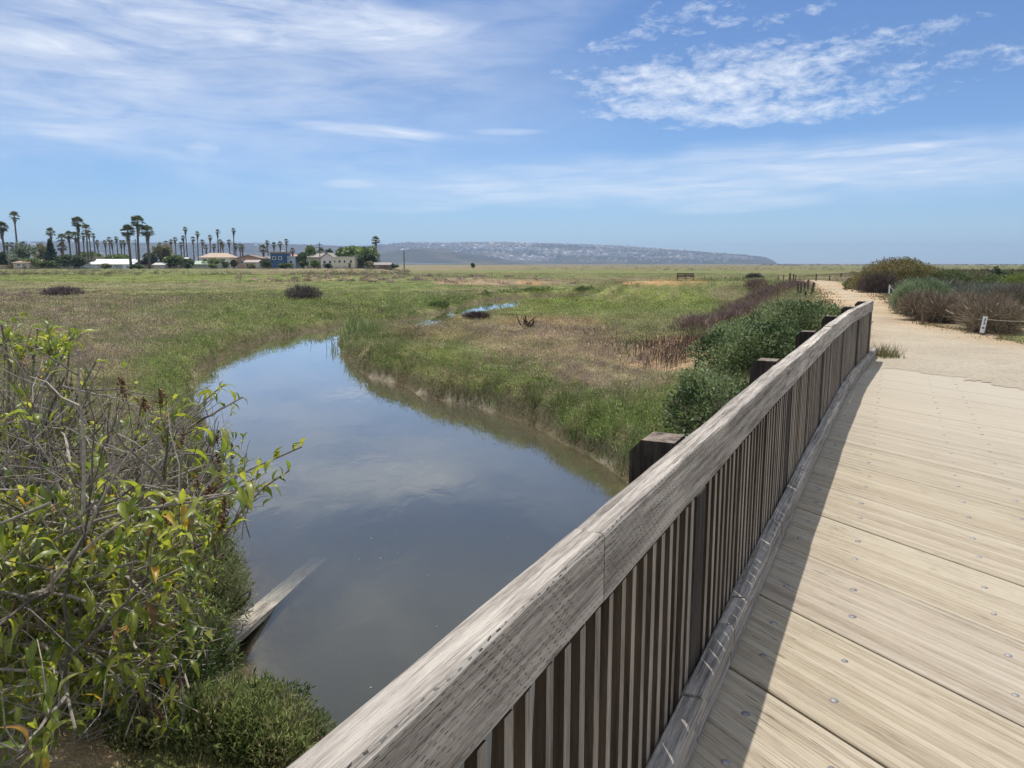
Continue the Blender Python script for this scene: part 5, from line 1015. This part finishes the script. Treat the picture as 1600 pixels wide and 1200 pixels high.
# utility poles
for u, vt, arm, lab in [(211,373,1,'utility pole with crossarm behind the tallest thick palm'),(499,379,1,'utility pole with crossarm beside the white gabled house'),(631,390,0,'bare utility pole standing alone right of the town'),(378,384,1,'utility pole with crossarm left of the blue house')]:
    y = 290; x, _, zt = at(u, vt, y); root = empty('utility_pole', (x, y, 0), 0, lab, 'utility pole'); V, Fs = tube([(0, 0, -.2), (0, 0, zt)], [.2, .15], 6); obj('pole', V, Fs, M['ptrunk'], root)
    if arm: part('crossarm', 'dpost', root, (-1.3, 1.3, -.28, -.16, zt-.9, zt-.7)); part('crossarm', 'dpost', root, (-1.1, 1.1, -.28, -.16, zt-2.0, zt-1.8))
# scrub bands in front of the town and on the far plain
def scrub(name, label, n, urange, vrange, hr, cols, seed, z0=-1., k=5):
    rng = np.random.default_rng(seed); u = rng.uniform(*urange, n); v = rng.uniform(*vrange, n); P = np.array([g(a, b, z0) for a, b in zip(u, v)]); z = terrain(P[:, 0], P[:, 1]); r = np.hypot(P[:, 0], P[:, 1])
    ok = sdf(P[:, 0], P[:, 1], PATHp) > 1.0; P, z, r, u = P[ok], z[ok], r[ok], u[ok]; den = fbm(P[:, 0]*.08, P[:, 1]*.05, 3); ok = den > .42; P, z, r = P[ok], z[ok], r[ok]
    kk = 26; X = np.repeat(P[:, 0], kk); Y = np.repeat(P[:, 1], kk); h = rng.uniform(*hr, len(P)); Hh = np.repeat(h, kk); Z = np.repeat(z, kk); rr = np.repeat(r, kk); d = rdirs(rng, len(X)); d[:, 2] = abs(d[:, 2]); q = rng.random(len(X))**.4
    PP = np.c_[X, Y, Z]+d*np.c_[Hh*1.5, Hh*1.5, Hh]*q[:, None]; cn = np.array(cols); c = np.repeat(cn[rng.integers(len(cn), size=len(P))], kk, 0)
    V, Fc, C = leaves(PP, 1., rng, c, .6); n4 = len(PP); V = V.reshape(n4, 4, 3); V = PP[:, None]+(V-PP[:, None])*(.30*Hh)[:, None, None]; o = obj(name, V.reshape(-1, 3), Fc, M['grass'], attrs={'Col': C}); tag(o, label, 'scrub', kind='stuff')
scrub('scrub', 'brown and olive scrub strip along the foot of the town', 1700, (-40, 640), (421.5, 430), (.3, 1.0), [(.12, .10, .065), (.15, .12, .09), (.09, .10, .045), (.17, .14, .09)], 501)
scrub('scrub', 'low dark shrubs dotting the middle of the marsh', 420, (380, 860), (427, 440), (.15, .5), [(.10, .085, .06), (.13, .105, .075), (.09, .09, .05)], 502)
scrub('scrub', 'dark scrub line across the far right plain', 900, (820, 1700), (413.6, 420), (.35, 1.0), [(.075, .075, .05), (.10, .085, .06), (.13, .11, .08)], 503, -.3)
scrub('scrub', 'patchy low bushes on the level ground right of the path', 700, (1330, 1700), (421, 446), (.15, .5), [(.12, .10, .075), (.10, .12, .05), (.16, .14, .08), (.07, .08, .04)], 504, -.1)
scrub('scrub', 'thin dark brush line along the right horizon', 420, (1190, 1700), (413.2, 414.3), (1.2, 3.2), [(.06, .065, .045), (.08, .08, .06)], 505, -.2)
# ================================================================== HILLS
def hill_h(X, Y):
    az = np.arctan2(X, Y); r = np.hypot(X, Y); u = 800+F*np.tan(az)/CT*.9878
    top = np.interp(u, [-400, 0, 60, 150, 260, 400, 480, 560, 590, 640, 700, 740, 800, 860, 900, 960, 1000, 1060, 1120, 1160, 1190, 1203, 1212], [384, 386, 383.5, 382, 383, 382.3, 383.3, 386, 384, 380.5, 381, 379.5, 380.8, 382, 383, 385, 388, 391.5, 396, 398.5, 402, 407, 413])
    t = (412-top)/F*6300+(r-r)*0; f = sstep(3900, 6300, r)*(1-.5*sstep(6500, 7600, r)); rough = 1+.22*(fbm(X*.0016, Y*.0011, 4)-.5)*2*sstep(6300, 5200, r)
    h = t*np.clip(f, 0, 1)*rough*1.0+3*(fbm(X*.012, Y*.012, 3)-.5)*f
    top2 = np.interp(u, [520, 560, 600, 640, 665, 700, 735, 780, 820, 850], [412, 404, 396, 389.5, 388, 390, 397, 404, 409, 412]); t2 = (412-top2)/F*4200; f2 = np.exp(-((r-4200)/520.)**2)
    h2 = t2*f2*(1+.12*(fbm(X*.004, Y*.004, 3)-.5)*2)
    left = sstep(560, 380, u)*8*np.exp(-((r-4300)/600)**2)
    return np.maximum(np.maximum(h, h2), left)-2.*(r < 4e9)*0-1.2
an = np.arctan((np.linspace(-300, 1216, 560)-800)/F); rd = np.linspace(3300, 7600, 120); AN, RD = np.meshgrid(an, rd); X = (np.sin(AN)*RD).ravel(); Y = (np.cos(AN)*RD).ravel(); Z = hill_h(X, Y)
idx = np.arange(X.size).reshape(AN.shape); Q = np.stack([idx[:-1, :-1], idx[1:, :-1], idx[1:, 1:], idx[:-1, 1:]], -1).reshape(-1, 4)
def hill_mat():
    m, t = material('dry_hillside'); geo = t.n('NewGeometry').outputs['Position']; n = t.noise(t.vmul(geo, (1., .5, 3.)), .004, 6, .62); n2 = t.noise(geo, .03, 4, .7)
    c = t.ramp(t.m('ADD', t.m('MULTIPLY', n, .75), t.m('MULTIPLY', n2, .25)), [(.35, (.045, .05, .04)), (.5, (.085, .08, .06)), (.6, (.14, .12, .09)), (.72, (.20, .17, .12))]); finish(t, c, .95, n2, .3, 6., .05); return m
M['hill'] = hill_mat()
o = obj('hills', np.c_[X, Y, Z], Q[:, ::-1], M['hill'], smooth=True); tag(o, 'long low hazy hills on the horizon', kind='structure')
# hillside buildings
rng = np.random.default_rng(601); hm = []
for wc, rc in [((.66, .64, .60), (.50, .47, .43)), ((.58, .54, .48), (.40, .27, .20)), ((.70, .69, .67), (.62, .60, .57))]:
    V, Fs = box(-7, 7, -5, 5, -4, 6); wm = mesh('wall', V, Fs, hcol('far_wall_%d' % int(wc[0]*100), wc)); P = np.array([[-7.6, -5.6, 6.05], [7.6, -5.6, 6.05], [7.6, 5.6, 6.05], [-7.6, 5.6, 6.05], [-4, 0, 8.2], [4, 0, 8.2]]); rm2 = mesh('roof', P, [np.array([[0, 1, 5, 4], [2, 3, 4, 5], [3, 2, 1, 0]]), np.array([[1, 2, 5], [3, 0, 4]])], hcol('far_roof_%d' % int(rc[0]*100), rc)); hm.append((wm, rm2))
def hillspot():
    while True:
        u = rng.triangular(560, 800, 1200) if rng.random() < .75 else rng.normal(810, 70); 
        if rng.random() < .06: u = rng.uniform(0, 560)
        r = rng.uniform(4300, 6250); a = math.atan((u-800)/F); x, y = math.sin(a)*r, math.cos(a)*r; z = float(hill_h(np.array([x]), np.array([y]))[0])
        if z < 4: continue
        cl = fbm(np.array([x*.0022+3]), np.array([y*.0022]), 3)[0]
        if cl < .47 and rng.random() > .12: continue
        U, V_ = proj(x, y, z)
        if 585 < U < 790 and V_ > 391+(U-690)*.13*(U > 690) and rng.random() > .04: continue
        return x, y, z
for q in range(285):
    x, y, z = hillspot(); root = empty('hillside_house', (x, y, z), rng.random()*pi, 'tiny pale house on the distant hazy hillside', 'house', 'pale houses scattered over the distant hills'); s = rng.uniform(.7, 1.7); root.scale = (s*rng.uniform(.8, 1.5), s, s*rng.uniform(.7, 1.3)); a, b = hm[rng.integers(3)]; link('wall', a, root); link('roof', b, root)
mb = MB()
for q in range(4200):
    x, y, z = hillspot(); s = rng.uniform(.5, 1.2); c = [(.72, .70, .66), (.58, .54, .48), (.42, .31, .25), (.66, .65, .62)][rng.integers(4)]; V, Fs = box(-7*s, 7*s, -5*s, 5*s, -4, 6*s); mb.add(V+[x, y, z], Fs, c=c)
M['farv'] = vcol('far_wall_tint', 0., .9, .05, .1, .1)
o = mb.obj('hillside_houses', M['farv']); tag(o, 'dense sprawl of tiny pale houses covering the hazy hillside', 'houses', kind='stuff')
for q, (u, w_, h_) in enumerate([(1037, 3, 6.5), (1043, 3.2, 7.5), (1050.5, 3.2, 7), (1056, 2.6, 6.5), (1141, 2.6, 4), (1192, 4, 5)]):
    y = 5200; x, _, zt = at(u, 407-h_+(0 if q < 4 else 0), y); s_ = y/F; root = empty('tower_block', (x, y, -1), 0, ['first', 'second', 'third', 'fourth'][q]+' from left of the four hazy tower blocks under the hills' if q < 4 else ('lone pale block near the right end of the hills' if q == 4 else 'hazy block at the headland tip'), 'tower block', 'hazy tower blocks under the hills' if q < 4 else None)
    mb = MB(); hh = zt+1; mb.add(*box(-w_*s_/2, w_*s_/2, 0, 18, 0, hh)); mb.obj('wall', hm[0][0].materials[0], root)
    for f in range(5):
        z0 = hh*(.12+.17*f); part('window_band', 'glass', root, (-w_*s_/2+1, w_*s_/2-1, -.4, -.05, z0, z0+hh*.07))
# ================================================================== HAZE, SKY, SUN, CAMERA
m, t = material('haze'); vol = t.n('VolumePrincipled'); vol.inputs['Color'].default_value = (.50, .70, 1., 1); vol.inputs['Density'].default_value = 1.15e-4; vol.inputs['Anisotropy'].default_value = .2; t.nt.links.new(vol.outputs[0], t.out.inputs['Volume'])
V, Fs = box(-9500, 9500, -9500, 9500, -5.5, 230); o = obj('haze', V, Fs, m); tag(o, 'thin blue sea haze', kind='stuff')
SUN = Vector((-.052, .400, 1.0)).normalized(); EL = math.asin(SUN.z); AZS = math.atan2(SUN.x, SUN.y)
w = bpy.data.worlds.new('World'); scene.world = w; w.use_nodes = True; nt = w.node_tree
for n in list(nt.nodes): nt.nodes.remove(n)
t = NT(nt); out = nt.nodes.new('ShaderNodeOutputWorld')
sky = t.n('TexSky', sky_type='NISHITA', sun_disc=False, sun_elevation=EL, sun_rotation=AZS, air_density=1.15, dust_density=.15, ozone_density=5., altitude=0.)
dirn = t.n('TexCoord').outputs['Generated']; sp = t.n('SeparateXYZ', dirn); dx, dy, dz = sp.outputs
az = t.m('ARCTAN2', dx, dy); el = t.m('ARCSINE', dz)
zc = t.m('ADD', t.m('MAXIMUM', dz, 0.), .06); px = t.m('DIVIDE', dx, zc); py = t.m('DIVIDE', dy, zc); pv = t.n('CombineXYZ', px, py, 0.).outputs[0]
def azel(u, v): a, b, c = ray(u, v); return math.atan2(a, b), math.atan2(c, math.hypot(a, b))
wv = t.n('CombineXYZ', az, el, 0.).outputs[0]
wob = t.m('SUBTRACT', t.noise(wv, 6., 3), .5)
def blob(u, v, ru, rv, rot, soft=1.):
    a0, e0 = azel(u, v); ca, sa = math.cos(math.radians(rot)), math.sin(math.radians(rot)); A = t.m('SUBTRACT', az, a0); E = t.m('ADD', t.m('SUBTRACT', el, e0), t.m('MULTIPLY', wob, rv/F*1.2))
    X = t.m('ADD', t.m('MULTIPLY', A, ca*F/ru), t.m('MULTIPLY', E, sa*F/ru)); Y = t.m('SUBTRACT', t.m('MULTIPLY', E, ca*F/rv), t.m('MULTIPLY', A, sa*F/rv))
    d = t.m('ADD', t.m('MULTIPLY', X, X), t.m('MULTIPLY', Y, Y)); return t.mapr(d, 0., 1.6, 1., 0., True)
def msum(lst):
    r_ = None
    for b_, k_ in lst:
        v_ = t.m('MULTIPLY', b_, k_); r_ = v_ if r_ is None else t.m('ADD', r_, v_)
    return r_
# wispy cirrus noise on a high plane, drawn out along the wind
def rotv(ang, sx, sy):
    mp = t.n('Mapping', Vector=wv); mp.inputs['Rotation'].default_value = (0, 0, math.radians(ang)); mp.inputs['Scale'].default_value = (sx, sy, 1); return mp.outputs[0]
wis = t.noise(rotv(-6, 3., 17.), 1.6, 7, .62, 1.2); wis2 = t.noise(rotv(-14, 7., 42.), 1.5, 6, .65, .8)
w1 = t.m('ADD', t.m('MULTIPLY', wis, .7), t.m('MULTIPLY', wis2, .3))
cir = msum([(blob(230, 95, 620, 150, -3), .55), (blob(360, 20, 330, 34, -2), .75), (blob(500, 6, 200, 22, -6), .4), (blob(230, 65, 190, 20, 6), .45), (blob(90, 150, 240, 70, -12), .45), (blob(400, 95, 260, 80, 0), .22), (blob(780, 45, 210, 50, 16), .38), (blob(20, 20, 160, 40, 0), .35), (blob(680, 135, 110, 16, 6), .22)])
cm = t.m('MULTIPLY', cir, t.mapr(w1, .36, .68, .16, .66))
# high veil above the frame (seen mirrored in the creek)
veil = t.m('MULTIPLY', t.mapr(el, .33, .46, 0, 1, True), t.mapr(t.noise(pv, .9, 5, .6, .5), .4, .64, .05, .95)); veil = t.m('MULTIPLY', veil, t.mapr(az, -.35, .15, .92, .62))
# altocumulus patch at the right
fl = t.noise(rotv(-9, 16., 44.), 1.7, 7, .68, .4); fl2 = t.noise(rotv(-12, 60., 120.), 1., 4, .7)
fk = t.m('ADD', t.m('MULTIPLY', fl, .62), t.m('MULTIPLY', fl2, .38))
alt = msum([(blob(1120, 112, 200, 38, 9), .92), (blob(1010, 128, 150, 20, -6), .7), (blob(1255, 148, 200, 30, 8), .85), (blob(1330, 80, 190, 17, 8), .7), (blob(1230, 178, 170, 16, 2), .75), (blob(1000, 174, 90, 11, 0), .7), (blob(1075, 30, 95, 26, 5), .62), (blob(975, 68, 62, 17, 6), .65), (blob(1230, 25, 110, 12, 8), .5), (blob(1575, 82, 65, 17, 0), .75), (blob(1430, 145, 120, 12, 6), .4), (blob(1120, 150, 160, 30, 6), .4)])
am = t.mapr(t.m('ADD', alt, t.m('MULTIPLY', t.m('SUBTRACT', fk, .54), 6.2)), .25, 2.1, 0, .80)
am = t.m('MULTIPLY', am, t.mapr(alt, .02, .3, 0, 1))
# thin bands low in the sky
bn = t.noise(rotv(-3, 7., 70.), 1.4, 6, .62, .5)
ban = msum([(blob(1120, 272, 560, 38, 2), .52), (blob(1500, 262, 300, 26, -2), .22), (blob(1150, 300, 420, 26, 0), .25), (blob(585, 204, 115, 8, -3), .5), (blob(640, 212, 45, 5, -9), .3), (blob(795, 206, 55, 5, 0), .3), (blob(545, 287, 40, 7, 0), .3), (blob(1160, 322, 120, 9, 3), .35), (blob(105, 205, 60, 9, -2), .25), (blob(318, 234, 22, 9, 0), .3), (blob(1400, 232, 110, 5, 3), .4), (blob(610, 326, 130, 5, 0), .25), (blob(740, 300, 80, 22, 0), .2)])
bm = t.m('MULTIPLY', ban, t.mapr(bn, .34, .64, .3, .8))
tot = t.m('MINIMUM', t.m('ADD', t.m('ADD', cm, am), t.m('ADD', bm, veil)), .96)
# unseen bright cloud added overhead and behind the viewer to raise fill light
fill_cloud = t.m('MAXIMUM', t.mapr(dy, .1, -.5, 0, 1, True), t.mapr(el, .75, 1.15, 0, 1, True)); fill_cloud = t.m('MULTIPLY', fill_cloud, t.mapr(t.noise(wv, 1.7, 5, .6, .6), .35, .6, .35, .9))
tot = t.m('MAXIMUM', tot, fill_cloud)
tot = t.m('MULTIPLY', tot, t.mapr(el, .0, .05, 0, 1))
CLOUD = (7.2, 7.6, 8.2)
skc = t.mix(1., sky.outputs[0], t.mix(t.mapr(el, 0., .22), (.60, .77, 1.06), (.485, .57, .73)), 'MULTIPLY')
col = t.mix(tot, skc, CLOUD)
bg = t.n('Background', Strength=.115); t.set(bg.inputs['Color'], col); nt.links.new(bg.outputs[0], out.inputs['Surface'])
ld = bpy.data.lights.new('sun', 'SUN'); ld.energy = 3.6; ld.angle = math.radians(.53); ld.color = (1., .955, .88); lo = bpy.data.objects.new('sun', ld); COL.objects.link(lo); lo.rotation_euler = SUN.to_track_quat('Z', 'Y').to_euler(); lo.location = (0, 0, 60)
cd = bpy.data.cameras.new('camera'); cd.sensor_width = 36; cd.sensor_fit = 'HORIZONTAL'; cd.lens = 36*F/1600; cd.clip_end = 30000; cd.clip_start = .05
co = bpy.data.objects.new('camera', cd); COL.objects.link(co); co.location = (0, 0, H); co.rotation_euler = (pi/2-PITCH, 0, 0); scene.camera = co
scene.view_settings.view_transform = 'Standard'; scene.view_settings.look = 'None'; scene.view_settings.exposure = .2; scene.view_settings.gamma = 1.
scene.cycles.max_bounces = 6; scene.cycles.transparent_max_bounces = 16; scene.cycles.volume_bounces = 0; scene.cycles.adaptive_threshold = .02; scene.cycles.use_denoising = True
